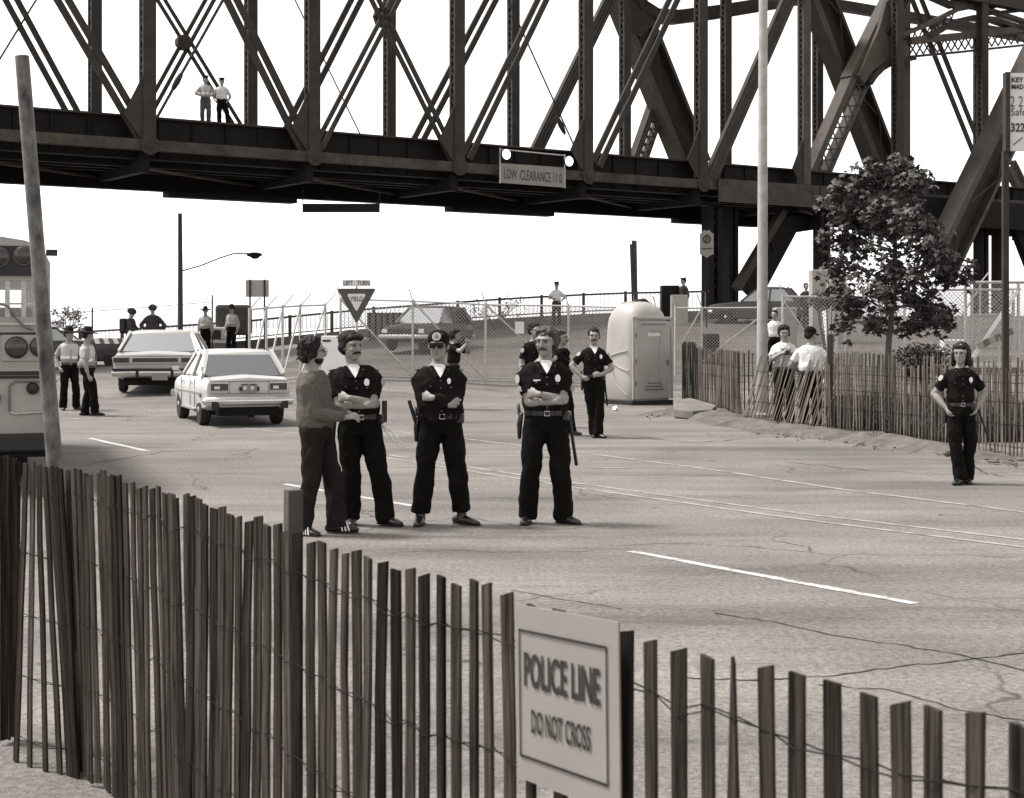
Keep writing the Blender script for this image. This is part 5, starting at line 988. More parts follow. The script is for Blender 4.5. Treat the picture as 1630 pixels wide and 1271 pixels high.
        Hp, K0, An, l = Lg[s]
        mb.loft([Hp, Hp.lerp(K0, 0.5), K0, K0.lerp(An, 0.35), An], [(0.060, 0.064), 0.056, 0.045, 0.044, 0.034], (1, 0, 0), 12, True)
        fd = Matrix.Rotation(R(l.get('yaw', s * 12)), 3, 'Z') @ Vector((0, -1, 0)); zf = l.get('z', 0); tp_ = l.get('tip', 0.0)
        mb.loft([An - fd * 0.05 - Vector((0, 0, 0.045)), An + fd * 0.05 - Vector((0, 0, 0.05)), An + fd * 0.15 - Vector((0, 0, 0.058 + tp_))], [(0.03, 0.03), (0.036, 0.028), (0.034, 0.018)], fd.cross(Vector((0, 0, 1))), 10, True)
    fuse(mb, vb, 3 if lod < 2 else 1, 'body', skin, root)
    # ---- clothing
    U = dict(police=(M_navy, 0.55), longdark=(M_navy, 2.0), sweater=(M_wool, 2.0), white=(M_shirtw, 0.6), grey=(M_shirtg, 0.6), fatigue=(M_fat, 2.0), greylong=(M_shirtg, 2.0), darkp=(M_navy, 0.55))[top]
    sm, sl_ = U; inf = 0.02 if sl_ < 1.5 else 0.028
    sh = MB(); zlo = 0.93 if top in ('longdark', 'sweater', 'fatigue') else 0.985; sec = [(z_, a, b, yo) for z_, a, b, yo in TS if zlo + 0.02 <= z_ <= 1.475]; sec = [(zlo, .152, .108, 0)] + sec
    def blouse(z_): return 0.016 * math.exp(-((z_ - 1.09) / 0.06) ** 2)
    sh.loft([Vector((0, yo, z_)) + ln(z_) for z_, a, b, yo in sec], [(a * wide + inf * sstep((z_ - zlo) / 0.08 + 0.25) + blouse(z_), b + inf * sstep((z_ - zlo) / 0.08 + 0.25) + blouse(z_) + belly * max(0, 1 - abs(z_ - 1.05) / 0.3)) for z_, a, b, yo in sec], (1, 0, 0), 20)
    for s in (-1, 1):
        S0, E0, W0, a = A[s]; k = 0.032 if sl_ < 1.5 else 0.024
        if sl_ < 1.5: sh.loft([S0 + Vector((-s * 0.09, 0, 0.025)), S0 + Vector((-s * 0.02, 0, 0.012)), S0 + Vector((s * 0.01, 0, -0.02)), S0.lerp(E0, 0.4), S0.lerp(E0, 0.72)], [0.056, 0.060, 0.063, 0.065, 0.068], (0, 1, 0), 14)
        else:
            sh.loft([S0 + Vector((-s * 0.09, 0, 0.025)), S0 + Vector((-s * 0.02, 0, 0.012)), S0 + Vector((s * 0.01, 0, -0.02)), S0.lerp(E0, 0.5), E0], [0.056, 0.060, 0.064, 0.066, 0.062], (0, 1, 0), 14, True); sh.loft([E0, E0.lerp(W0, 0.4), E0.lerp(W0, 0.97)], [0.068, 0.06, 0.046], (0, 0, 1), 14)
    shirt = fuse(sh, vc, 3 if lod < 2 else 1, 'shirt' if top != 'sweater' else 'sweater', sm, root, 0.010, 14, (1, 1, 0.8), sd0)
    tr = MB(); bl_ = 0.0
    tr.loft([Vector((0, 0, z_)) for z_ in (0.84, 0.90, 0.97, 1.03)], [(0.165 * bk_, 0.128), (0.180 * bk_, 0.140), (0.172 * (0.5 + wide / 2), 0.128 + belly * 0.8), (0.160 * (0.5 + wide / 2), 0.122 + belly)], (1, 0, 0), 18)
    for s in (-1, 1):
        Hp, K0, An, l = Lg[s]; hem = An + Vector((0, 0.0, -0.035 + l.get('hem', 0))); 
        tr.loft([Hp + Vector((0, 0, 0.02)), Hp.lerp(K0, 0.35), K0, K0.lerp(An, 0.5), hem], [(0.100 * bk_, 0.114), (0.100 * bk_, 0.108), 0.086 * bk_, 0.082 * bk_, (0.088, 0.096)], (1, 0, 0), 14)
    fuse(tr, vc, 3 if lod < 2 else 1, 'trousers', bottom, root, 0.017, 9, (1, 1, 0.75), sd0 + 9)
    for s in (-1, 1):
        Hp, K0, An, l = Lg[s]; fd = Matrix.Rotation(R(l.get('yaw', s * 12)), 3, 'Z') @ Vector((0, -1, 0)); sd_ = fd.cross(Vector((0, 0, 1))); zf = l.get('z', 0); tp_ = l.get('tip', 0.0)
        q = MB(); q.loft([An - fd * 0.075 + Vector((0, 0, -0.045)), An - fd * 0.02 + Vector((0, 0, -0.035)), An + fd * 0.07 + Vector((0, 0, -0.043 - tp_ * 0.5)), An + fd * 0.15 + Vector((0, 0, -0.055 - tp_)), An + fd * 0.19 + Vector((0, 0, -0.062 - tp_ * 1.2))], [(0.034, 0.038), (0.042, 0.048), (0.047, 0.040), (0.046, 0.029), (0.034, 0.02)], sd_, 14, True)
        so_ = fuse(q, max(0.009, vb), 2, 'shoe', shoe, root)
        if 'boots' in extra: MB().loft([An + Vector((0, 0, -0.04)), An + Vector((0, 0.004, 0.05)), An + Vector((0, 0.004, 0.14))], [(0.046, 0.055), (0.047, 0.05), (0.055, 0.058)], (1, 0, 0), 14).build('boot_shaft', shoe, so_, False, 60)
        if lod == 0:
            sl2 = MB(); sl2.loft([An - fd * 0.085 + Vector((0, 0, -0.078)), An + fd * 0.06 + Vector((0, 0, -0.078)), An + fd * 0.2 + Vector((0, 0, -0.078 - tp_ * 1.2))], [(0.036, 0.009), (0.05, 0.009), (0.04, 0.009)], sd_, 12); sl2.build('sole', M_rubber, so_)
            if 'stripes' in extra:
                for kk in (0.06, 0.09, 0.12): MB().beam(An + fd * kk + Vector((0, 0, -0.07)) + sd_ * 0.052 * (1), An + fd * (kk - 0.02) + Vector((0, 0, -0.005)) + sd_ * 0.036, 0.012, 0.006, sd_).build('stripe', M_tee, so_); MB().beam(An + fd * kk + Vector((0, 0, -0.07)) - sd_ * 0.052, An + fd * (kk - 0.02) + Vector((0, 0, -0.005)) - sd_ * 0.036, 0.012, 0.006, sd_).build('stripe', M_tee, so_)
    def cf(x, z_, o=0.0):      # point on the front of the shirt
        zs = [q[0] for q in TS]; a = interp(z_, zs, [q[1] for q in TS]) * wide + inf; b = interp(z_, zs, [q[2] for q in TS]) + inf + belly * max(0, 1 - abs(z_ - 1.05) / 0.3); yo = interp(z_, zs, [q[3] for q in TS])
        x = max(-a * 0.98, min(a * 0.98, x)); nrm = Vector((x / a / a, -math.sqrt(1 - (x / a) ** 2) / b, 0)).normalized(); return Vector((x, yo - b * math.sqrt(1 - (x / a) ** 2), z_)) + ln(z_) + nrm * o, nrm
    def disc(x, z_, rx, rz_, m, nm, o=0.012):
        p, nrm = cf(x, z_, o); u = Vector((0, 0, 1)).cross(nrm).normalized(); v2 = Vector((0, 0, 1)); q = MB(); pts_ = []
        for i in range(14): a = 2 * math.pi * i / 14; pts_.append(p + u * math.cos(a) * rx + v2 * math.sin(a) * rz_ * (1.15 if math.sin(a) < 0 else 0.95))
        q.prism(pts_, nrm * 0.006); return q.build(nm, m, root)
    def plate(x, z_, w_, h2, m, nm, o=0.012):
        p, nrm = cf(x, z_, o); u = Vector((0, 0, 1)).cross(nrm).normalized(); return MB().beam(p - u * w_ / 2, p + u * w_ / 2, h2, 0.006, nrm).build(nm, m, root)
    # ---- head details
    if face:
        for s in (-1, 1):
            if lod < 2:
                if 'sunglasses' not in extra: MB().ell(hp(s * 0.030, -0.081, 0.008), (0.013, 0.006, 0.006), Hm, 10, 6).build('eye', M_eye, root)
                MB().loft([hp(s * 0.013, -0.090, 0.026), hp(s * 0.032, -0.086, 0.031), hp(s * 0.05, -0.073, 0.025)], [(0.004, 0.005), (0.005, 0.006), (0.003, 0.004)], (0, 0, 1), 6).build('eyebrow', hairm, root)
        if 'moustache' in extra:
            q = MB(); q.loft([hp(-0.038, -0.074, -0.061), hp(-0.022, -0.090, -0.048), hp(0, -0.097, -0.043), hp(0.022, -0.090, -0.048), hp(0.038, -0.074, -0.061)], [(0.005, 0.006), (0.0095, 0.009), (0.008, 0.009), (0.0095, 0.009), (0.005, 0.006)], (0, 0, 1), 8, True); q.build('moustache', hairm, root, False, 60)
        if 'beard' in extra:
            q = MB(); q.ell(hp(0, -0.028, -0.066), (0.0600, 0.0610, 0.043), Hm); q.build('beard', hairm, root, False, 60)
        elif lod < 2: MB().ell(hp(0, -0.083, -0.062), (0.020, 0.008, 0.0045), Hm, 10, 6).build('mouth', M_lip, root)
        if 'sunglasses' in extra:
            q = MB()
            for s in (-1, 1): q.ell(hp(s * 0.032, -0.090, 0.005), (0.027, 0.008, 0.019), Hm, 12, 7); q.tube([hp(s * 0.055, -0.085, 0.01), hp(s * 0.078, 0.0, 0.012)], 0.003, 5)
            q.tube([hp(-0.02, -0.094, 0.012), hp(0.02, -0.094, 0.012)], 0.004, 5); q.build('sunglasses', M_black, root, False, 60)
        if 'glasses' in extra:
            q = MB()
            for s in (-1, 1):
                c_ = [hp(s * 0.033 + 0.022 * math.cos(a), -0.098, 0.004 + 0.017 * math.sin(a)) for a in np.linspace(0, 2 * math.pi, 13)]; q.tube(c_, 0.0025, 5); q.tube([hp(s * 0.055, -0.095, 0.008), hp(s * 0.078, 0.0, 0.012)], 0.0025, 5)
            q.build('glasses', M_black, root)
    hv = max(0.009, vb * 0.9); q = MB()
    if hair == 'short': q.ell(hp(0, 0.026, 0.042), (0.081, 0.093, 0.088), Hm); q.ell(hp(0, 0.06, -0.01), (0.070, 0.055, 0.065), Hm); [q.ell(hp(s * 0.066, 0.012, 0.02), (0.017, 0.032, 0.045), Hm) for s in (-1, 1)]; q.ell(hp(0.01, -0.030, 0.090), (0.055, 0.040, 0.024), Hm)
    elif hair == 'cap': q.ell(hp(0, 0.03, 0.050), (0.090, 0.102, 0.085), Hm); q.ell(hp(0, 0.068, -0.01), (0.076, 0.052, 0.07), Hm); q.ell(hp(0.012, -0.034, 0.076), (0.078, 0.054, 0.032), Hm); [q.ell(hp(s * 0.073, 0.02, 0.005), (0.018, 0.035, 0.05), Hm) for s in (-1, 1)]
    elif hair == 'full': q.ell(hp(0, 0.032, 0.046), (0.086, 0.094, 0.086), Hm); q.ell(hp(0, 0.066, -0.02), (0.078, 0.056, 0.085), Hm); [q.ell(hp(s * 0.074, 0.025, 0.0), (0.020, 0.038, 0.058), Hm) for s in (-1, 1)]; 'nofringe' in extra or (q.ell(hp(-0.02, -0.030, 0.094), (0.052, 0.036, 0.022), Hm), q.ell(hp(0.045, -0.022, 0.080), (0.032, 0.040, 0.028), Hm))
    elif hair == 'long': q.ell(hp(0, 0.044, 0.045), (0.093, 0.096, 0.092), Hm); q.ell(hp(0, 0.066, -0.055), (0.086, 0.060, 0.11), Hm); [q.ell(hp(s * 0.088, 0.035, -0.105), (0.030, 0.040, 0.045), Hm) for s in (-1, 1)]; [q.ell(hp(s * 0.078, 0.015, -0.04), (0.026, 0.048, 0.095), Hm) for s in (-1, 1)]; q.ell(hp(0, -0.040, 0.078), (0.066, 0.042, 0.028), Hm)
    if q.v and lod < 2 and hat is None:
        rh = random.Random(int(px) + 5); lo = {'short': -0.02, 'cap': -0.03, 'full': -0.07, 'long': -0.15}[hair]; rr_ = {'short': 0.082, 'cap': 0.086, 'full': 0.088, 'long': 0.093}[hair]
        for _ in range(46 if hair in ('full', 'long') else 26):
            an_ = rh.uniform(-2.3, 2.3) + math.pi / 2; zz2 = rh.uniform(lo, 0.11); k_ = math.sqrt(max(0.05, 1 - (max(0, zz2 - 0.03) / 0.105) ** 2))
            if math.sin(an_) < -0.25 and zz2 < 0.07: continue
            q.ell(hp(math.cos(an_) * rr_ * k_, 0.03 + math.sin(an_) * (rr_ + 0.008) * k_, zz2), (rh.uniform(0.008, 0.015), rh.uniform(0.008, 0.015), rh.uniform(0.022, 0.04)), Hm @ Matrix.Rotation(rh.uniform(-0.7, 0.7), 3, 'Y') @ Matrix.Rotation(rh.uniform(-0.6, 0.6), 3, 'X'), 6, 5)
        if hair in ('long', 'full') and 'nofringe' not in extra:
            for kx in (-0.055, -0.03, -0.008, 0.016, 0.04, 0.058): q.ell(hp(kx, -0.066 + abs(kx) * 0.35, 0.062 + rh.uniform(-0.008, 0.012)), (0.011, 0.010, rh.uniform(0.018, 0.030)), Hm @ Matrix.Rotation(rh.uniform(-0.5, 0.7), 3, 'Y'), 6, 5)
    if q.v: fuse(q, hv, 2 if hat else 1, 'hair', hairm, root, 0.009 if lod < 2 else 0.006, 38, (1, 1, 0.4), sd0)
    if hat == 'ballcap':
        q = MB(); q.ell(hp(0, 0.018, 0.062), (0.091, 0.106, 0.078), Hm); q.loft([hp(0, 0.02, 0.03), hp(0, 0.02, 0.07)], [(0.092, 0.107), (0.091, 0.105)], Hm @ Vector((1, 0, 0)), 20); hat_o = fuse(q, hv, 2, 'cap', M_navy, root)
        v_ = MB(); v_.loft([hp(0, -0.06, 0.034), hp(0, -0.115, 0.030), hp(0, -0.160, 0.020)], [(0.085, 0.006), (0.078, 0.006), (0.045, 0.005)], Hm @ Vector((1, 0, 0)), 18); v_.build('visor', M_navy, hat_o, False, 60)
        if lod == 0:
            e_ = MB(); e_.lathe(hp(0, -0.078, 0.083), Hm @ Vector((0, -1, 0.45)), [(0, 0.042), (0.012, 0.040)], 18); e_.build('emblem', M_patch, hat_o); e_ = MB(); e_.lathe(hp(0, -0.079, 0.0835), Hm @ Vector((0, -1, 0.45)), [(0.010, 0.022), (0.0145, 0.021)], 14); e_.build('emblem_centre', M_concd, hat_o)
    elif hat == 'campaign':
        q = MB(); up_ = Hm @ Vector((0, 0, 1)); q.loft([hp(0, 0.01, 0.034), hp(0, 0.01, 0.050), hp(0, 0.01, 0.064)], [(0.185, 0.195), (0.198, 0.208), (0.10, 0.112)], Hm @ Vector((1, 0, 0)), 28); hat_o = q.build('hat', M_iron, root, False, 50)
        q = MB(); q.loft([hp(0, 0.01, 0.055), hp(0, 0.01, 0.11), hp(0, 0.01, 0.155), hp(0, 0.01, 0.165)], [(0.09, 0.105), (0.085, 0.098), (0.06, 0.08), (0.03, 0.05)], Hm @ Vector((1, 0, 0)), 20); q.build('hat_crown', M_iron, hat_o, False, 60)
    elif hat == 'peaked':
        q = MB(); q.loft([hp(0, 0.01, 0.055), hp(0, 0.01, 0.09), hp(0, 0.0, 0.115), hp(0, 0.0, 0.128)], [(0.088, 0.10), (0.092, 0.104), (0.125, 0.135), (0.10, 0.11)], Hm @ Vector((1, 0, 0)), 20); hat_o = q.build('peaked_cap', M_iron, root, False, 50); v_ = MB(); v_.loft([hp(0, -0.07, 0.058), hp(0, -0.13, 0.035)], [(0.075, 0.006), (0.05, 0.005)], Hm @ Vector((1, 0, 0)), 14); v_.build('visor', M_lea, hat_o)
    elif hat == 'helmet':
        q = MB(); q.ell(hp(0, 0.01, 0.045), (0.118, 0.138, 0.10), Hm); q.loft([hp(0, 0.012, 0.02), hp(0, 0.012, 0.03)], [(0.125, 0.148), (0.12, 0.14)], Hm @ Vector((1, 0, 0)), 20); q.build('helmet', M_fat, root, False, 60)
    # ---- kit
    if 'belt' in extra:
        q = MB(); q.loft([Vector((0, 0, 0.983)), Vector((0, 0, 0.987)), Vector((0, 0, 1.028)), Vector((0, 0, 1.032))], [(0.140, 0.10), (0.178 * (0.45 + wide * 0.55), 0.138 + belly * 0.95), (0.177 * (0.45 + wide * 0.55), 0.137 + belly), (0.140, 0.10)], (1, 0, 0), 26); bt_o = q.build('belt', M_lea, root, False, 40); yb = -0.142 - belly
        MB().tube([(-0.022, yb, 0.987), (0.022, yb, 0.987), (0.022, yb, 1.028), (-0.022, yb, 1.028), (-0.022, yb, 0.987)], 0.004, 5).build('buckle', M_chrome, bt_o)
        if 'holster' in extra:
            s = -1; q = MB(); q.loft([(s * 0.188 * wide, 0.01, 0.99), (s * 0.198 * wide, 0.02, 0.90), (s * 0.198 * wide, 0.03, 0.78)], [(0.022, 0.045), (0.026, 0.04), (0.018, 0.028)], (1, 0, 0), 10, True); ho = q.build('holster', M_lea, root, False, 60); MB().loft([(s * 0.197 * wide, 0.02, 0.98), (s * 0.202 * wide, 0.035, 1.03), (s * 0.205 * wide, 0.07, 1.07)], [(0.016, 0.024), (0.016, 0.022), (0.016, 0.022)], (1, 0, 0), 8, True).build('pistol_grip', M_black, ho, False, 60)
            q = MB(); q.box((0.152 * wide, -0.095, 0.985), (0.06, 0.05, 0.09), Matrix.Rotation(R(-30), 3, 'Z')); q.build('pouch', M_lea, root, bevel=0.01)
        if 'radio' in extra: MB().box((0.192 * wide, -0.01, 1.05), (0.045, 0.06, 0.20)).build('radio', M_black, root, bevel=0.008)
        if 'baton_up' in extra: MB().loft([(-0.20 * wide, 0.0, 0.93), (-0.255 * wide, -0.02, 1.14)], [0.016, 0.017], (1, 0, 0), 10, True).build('baton', M_black, root, False, 60)
        if 'baton' in extra: MB().loft([(0.188 * wide, 0.0, 0.99), (0.215 * wide, 0.02, 0.75), (0.245 * wide, 0.04, 0.53)], [0.015, 0.015, 0.016], (1, 0, 0), 10, True).build('baton', M_black, root, False, 60)
        if 'batonout' in extra: MB().loft([(0.20, -0.02, 0.99), (0.28, 0.0, 0.78), (0.355, 0.02, 0.565)], [0.015, 0.015, 0.016], (1, 0, 0), 10, True).build('baton', M_black, root, False, 60)
        if 'cuffs' in extra:
            for kx in (0.0, 0.05): MB().tube([(0.20, 0.05, 0.93), (0.25 + kx, 0.03, 0.86), (0.33 + kx, 0.0, 0.76), (0.40 + kx * 0.5, 0.0, 0.70)], 0.008, 5).build('flex_cuffs', M_tee, root, False, 60)
        if 'keys' in extra: MB().lathe((0.185 * wide, -0.05, 1.0), (1, -0.3, 0), [(0, 0.02), (0.012, 0.02)], 10).build('key_ring', M_chrome, root)
    if 'badge' in extra: disc(0.095, 1.325, 0.026, 0.034, M_badge, 'badge')
    if 'star' in extra: disc(0.075, 1.335, 0.018, 0.026, M_badge, 'badge')
    if 'nametag' in extra: plate(-0.085, 1.305, 0.065, 0.016, M_tee, 'name_tag', 0.014)
    if 'tee' in extra:
        q = MB(); q.prism([cf(x_, z_, 0.024)[0] for x_, z_ in ((0, 1.365), (0.030, 1.42), (0.048, 1.465), (0.03, 1.485), (0, 1.488), (-0.03, 1.485), (-0.048, 1.465), (-0.030, 1.42))], (0, 0.02, 0)); q.build('undershirt', M_tee, root)
    if lod < 2 and top in ('police', 'longdark', 'white', 'darkp'):
        for s in (-1, 1):
            q = MB(); q.prism([cf(s * x_, z_, o_)[0] for x_, z_, o_ in ((0.010, 1.375, 0.027), (0.058, 1.37, 0.028), (0.090, 1.43, 0.024), (0.078, 1.478, 0.016), (0.052, 1.472, 0.024), (0.033, 1.43, 0.027))], (0, 0.008, 0)); q.build('collar', sm, root)
    if 'pocket' in extra:
        for s in (-1, 1): plate(s * 0.09, 1.285 if s < 0 else 1.275, 0.10, 0.035, sm, 'pocket_flap', 0.012)
    if lod < 2 and top in ('police', 'longdark'):
        for bx_, bz_ in ((0, 1.335), (0, 1.27), (0, 1.12), (0, 1.06), (-0.09, 1.285), (0.09, 1.275), (-0.075, 1.435), (0.075, 1.435)):
            p_, n_ = cf(bx_, bz_, 0.02); MB().lathe(p_, n_, [(-0.012, 0.0065), (0.001, 0.0065)], 8).build('button', M_chrome if bz_ > 1.43 else M_concd, root)
        for s in (-1, 1): S0 = A[s][0]; MB().beam(S0 + Vector((-s * 0.085, 0, 0.084)), S0 + Vector((s * 0.03, 0, 0.060)), 0.045, 0.008, (0, 0, 1)).build('epaulette', sm, root)
        for kx in (-0.09, 0.07, 0.11): bx_ = kx * wide; MB().box((bx_, -math.sqrt(max(0, 1 - (bx_ / (0.178 * (0.45 + wide * 0.55))) ** 2)) * (0.139 + belly), 1.008), (0.018, 0.012, 0.052)).build('belt_keeper', M_black, root)
    if 'patches' in extra:
        for s in (-1, 1):
            S0, E0, W0, a = A[s]; t_ = (E0 - S0).normalized(); o_ = perp(t_, Vector((s, -0.55, 0.1))); p_ = S0.lerp(E0, 0.22) + o_ * 0.078; u_ = o_.cross(t_); pts_ = [p_ + u_ * 0.034 * math.cos(b) + t_ * 0.042 * math.sin(b) for b in np.linspace(0, 2 * math.pi, 13)[:-1]]; MB().prism(pts_, o_ * 0.006).build('shoulder_patch', M_patch, root)
            if 'stripes3' in extra:
                for kk in (0.50, 0.56, 0.62):
                    p_ = S0.lerp(E0, kk) + o_ * 0.082; q = MB(); q.beam(p_ + u_ * 0.032 + t_ * 0.018, p_ - t_ * 0.01, 0.008, 0.004, o_); q.beam(p_ - u_ * 0.032 + t_ * 0.018, p_ - t_ * 0.01, 0.008, 0.004, o_); q.build('chevron', M_patch, root)
    if 'watch' in extra:
        S0, E0, W0, a = A[1]; t_ = (W0 - E0).normalized(); MB().loft([W0 - t_ * 0.03, W0 - t_ * 0.012], [(0.034, 0.029)] * 2, (0, 0, 1), 14).build('wrist_watch', M_black, root)
    if 'vest' in extra:
        q = MB(); sec2 = [(z_, a, b, yo) for z_, a, b, yo in TS if 1.05 <= z_ <= 1.45]
        q.loft([Vector((0, yo, z_)) + ln(z_) for z_, a, b, yo in sec2], [(a * wide * 0.97 + 0.03, b + 0.036) for z_, a, b, yo in sec2], (1, 0, 0), 18); vo = fuse(q, vc, 2, 'vest', M_vest, root)
        MB().loft([cf(0, 1.06, 0.02)[0], cf(0, 1.25, 0.022)[0], cf(0, 1.44, 0.02)[0]], [(0.012, 0.006)] * 3, (1, 0, 0), 8).build('vest_seam', M_shirtg, vo)
        for zz_ in (1.14,): a_ = interp(zz_, [q_[0] for q_ in TS], [q_[1] for q_ in TS]); b_ = interp(zz_, [q_[0] for q_ in TS], [q_[2] for q_ in TS]); MB().loft([Vector((0, 0, zz_ - 0.03)), Vector((0, 0, zz_ + 0.03))], [(a_ * wide * 0.97 + 0.036, b_ + 0.041)] * 2, (1, 0, 0), 18).build('reflective_band', M_white, vo, False, 50)
    if 'camera' in extra:
        q = MB().box((0, -0.235, 1.30), (0.15, 0.07, 0.10)).build('camera', M_black, root, bevel=0.012); MB().lathe((0, -0.26, 1.30), (0, -1, 0), [(0, 0.04), (0.10, 0.042)], 14).build('camera_lens', M_lea, q)
    if 'pack' in extra: MB().box((0, 0.22, 1.22), (0.3, 0.2, 0.5)).build('backpack', M_fat, root, bevel=0.05)
    return root
CR = {-1: dict(w=(0.075, -0.20, 1.115), p=(-0.8, 0.05, -1), hd=(1, 0.42, 0.12), hn=(0, 1, 0.2), curl=0.3), 1: dict(w=(-0.085, -0.225, 1.185), p=(0.8, 0.05, -1), hd=(-1, 0.95, 0.05), hn=(0.3, 1, 0), th=-1, curl=0.3)}
def hips(s_, o=0.0): return dict(w=(s_ * 0.205, -0.06, 1.0 + o), p=(s_ * 1, 0.5, 0.1), hd=(-s_ * 0.6, -0.6, -0.5), hn=(-s_, 0.3, 0), curl=0.6, th=-s_)
GO = 'officers standing in the road'
# four in front
person('man in grey sweater and dark jeans, seen from behind beside an officer', 503, 13.25, 1.70, 78, (38, 4, 0), {-1: dict(w=(-0.06, -0.30, 1.06), p=(-0.6, 0.8, -0.6), hd=(0.4, -1, 0.1), hn=(0.6, 0, -1), curl=0.6), 1: dict(w=(0.05, -0.31, 1.08), p=(0.6, 0.8, -0.6), hd=(-0.4, -1, 0), hn=(-0.6, 0, -1), curl=0.7, th=-1)}, {-1: dict(a=(-0.10, 0.10), yaw=-20), 1: dict(a=(0.10, -0.16), yaw=15)}, 1.02, 0.02, (0, 0.03), 'sweater', M_denim, hair='full', hairm=M_hair, extra=('glasses', 'beard', 'stripes', 'nofringe'), grp=None)
person('officer with cap-like dark hair and folded bare arms, nearest the sweatered man', 572, 13.8, 1.74, 10, (32, 2, 0), CR, {-1: dict(a=(-0.06, 0.10), yaw=-5), 1: dict(a=(0.24, -0.02), yaw=42)}, 1.2, 0.045, (-0.06, 0.02), 'police', hair='cap', hairm=M_hair, extra=('moustache', 'belt', 'holster', 'badge', 'tee', 'patches', 'pocket', 'radio', 'cuffs'), grp=GO)
person('officer in a cap and sunglasses with long sleeved arms folded', 702, 13.9, 1.74, 6, (-14, 3, 0), CR, {-1: dict(a=(-0.19, 0.0), yaw=-12, hem=0.07), 1: dict(a=(0.19, -0.02), yaw=48, hem=0.07)}, 1.15, 0.045, (-0.02, 0), 'longdark', hair='short', hat='ballcap', extra=('sunglasses', 'belt', 'holster', 'star', 'tee', 'baton_up', 'boots'), grp=GO)
person('moustached sergeant with folded arms and sleeve stripes, standing alone in the road', 868, 14.0, 1.78, 4, (-26, 4, 0), CR, {-1: dict(a=(-0.165, 0.0), yaw=-14), 1: dict(a=(0.165, -0.03), yaw=40)}, 1.18, 0.04, (0, 0), 'police', hair='full', hairm=M_hairb, extra=('moustache', 'belt', 'holster', 'badge', 'tee', 'patches', 'stripes3', 'nametag', 'pocket', 'watch', 'baton', 'keys'), grp=GO)
# behind them
person('slim moustached officer with hands on hips in front of the toilet', 945, 24.9, 1.77, 5, (-4, 2, 0), {-1: hips(-1), 1: dict(w=(0.10, -0.20, 1.03), p=(1, 0.3, -0.2), hd=(-1, -0.2, 0), hn=(0, 1, 0), th=-1, curl=0.5)}, {-1: dict(a=(0.02, 0.03), yaw=-10), 1: dict(a=(0.06, -0.10), yaw=30)}, 0.94, 0, (0, 0), 'police', hair='short', hairm=M_hair, extra=('moustache', 'belt', 'holster', 'badge', 'patches', 'tee', 'baton'), lod=1, grp=GO)
person('officer mostly hidden behind the sergeant, only dark hair and shoulder showing', 851, 27.5, 1.86, 30, (10, 0, 0), {}, {}, 1.0, 0, (0, 0), 'police', hair='short', extra=('patches', 'belt'), lod=1, grp=GO)
person('long-haired officer walking to the side behind the sergeant', 893, 25.4, 1.74, 62, (10, 0, 0), {}, {-1: dict(a=(-0.09, 0.14), yaw=0), 1: dict(a=(0.1, -0.14), yaw=0)}, 1.0, 0, (0, 0), 'police', hair='full', hairm=M_hairb, extra=('patches', 'belt', 'moustache', 'badge'), lod=1, grp=GO)
person('person raising a hand camera behind the officer in sunglasses', 721, 33.4, 1.75, 70, (10, 6, 0), {-1: dict(w=(-0.08, -0.30, 1.45), p=(-1, 0.2, -0.8), hd=(0.3, -0.3, 1), hn=(0, 1, 0)), 1: dict(w=(0.08, -0.32, 1.40), p=(1, 0.2, -0.8), hd=(-0.3, -0.3, 1), hn=(0, 1, 0), th=-1)}, {}, 1.0, 0, (0, -0.05), 'darkp', hair='full', hairm=M_hair, extra=('belt',), lod=1)
person('policewoman with dark shoulder-length hair and hands in her pockets', 1529, 17.55, 1.60, -4, (-26, 2, 0), {-1: dict(w=(-0.195, -0.06, 0.96), p=(-1, 0.8, -0.1), hd=(0.35, -0.4, -1), hn=(1, 0, 0), curl=0.5), 1: dict(w=(0.195, -0.06, 0.97), p=(1, 0.8, 0), hd=(-0.45, -0.4, -1), hn=(-1, 0, 0), curl=0.5, th=-1)}, {-1: dict(a=(-0.03, -0.15), yaw=-35, kx=-0.9), 1: dict(a=(0.08, 0.03), yaw=0, kx=0.3)}, 0.93, 0, (0, 0), 'police', hair='long', hairm=M_hair, extra=('belt', 'holster', 'badge', 'patches', 'pocket', 'batonout'), lod=0, grp=GO)
# behind the snow fence
CAMARM = {-1: dict(w=(-0.085, -0.26, 1.28), p=(-1, 0.4, -0.9), hd=(0.6, -0.5, 0.3), hn=(1, 0, 0)), 1: dict(w=(0.085, -0.26, 1.28), p=(1, 0.4, -0.9), hd=(-0.6, -0.5, 0.3), hn=(-1, 0, 0), th=-1)}
person('photographer in a white shirt holding a camera behind the slat fence', 1248, 28.2, 1.80, 0, (0, 10, 0), CAMARM, {}, 1.0, 0, (0, 0), 'white', hair='full', hairm=M_hair, extra=('camera', 'belt'), lod=1, skin=M_skind, pz=0.02)
person('man in white shirt and dark cap seen from behind, next to the photographer', 1290, 26.9, 1.78, 165, (-35, 8, 0), {-1: dict(w=(-0.2, -0.2, 1.0), p=(-1, 0.6, -0.3)), 1: dict(w=(0.2, -0.2, 1.0), p=(1, 0.6, -0.3))}, {}, 1.18, 0.03, (0, -0.05), 'white', hair='short', hat='ballcap', extra=('belt',), lod=1, skin=M_skind)
person('person in a pale shirt half hidden by the lamp post', 1233, 44, 1.75, -30, (0, 0, 0), {}, {}, 1.0, 0, (0, 0), 'white', hair='short', lod=2)
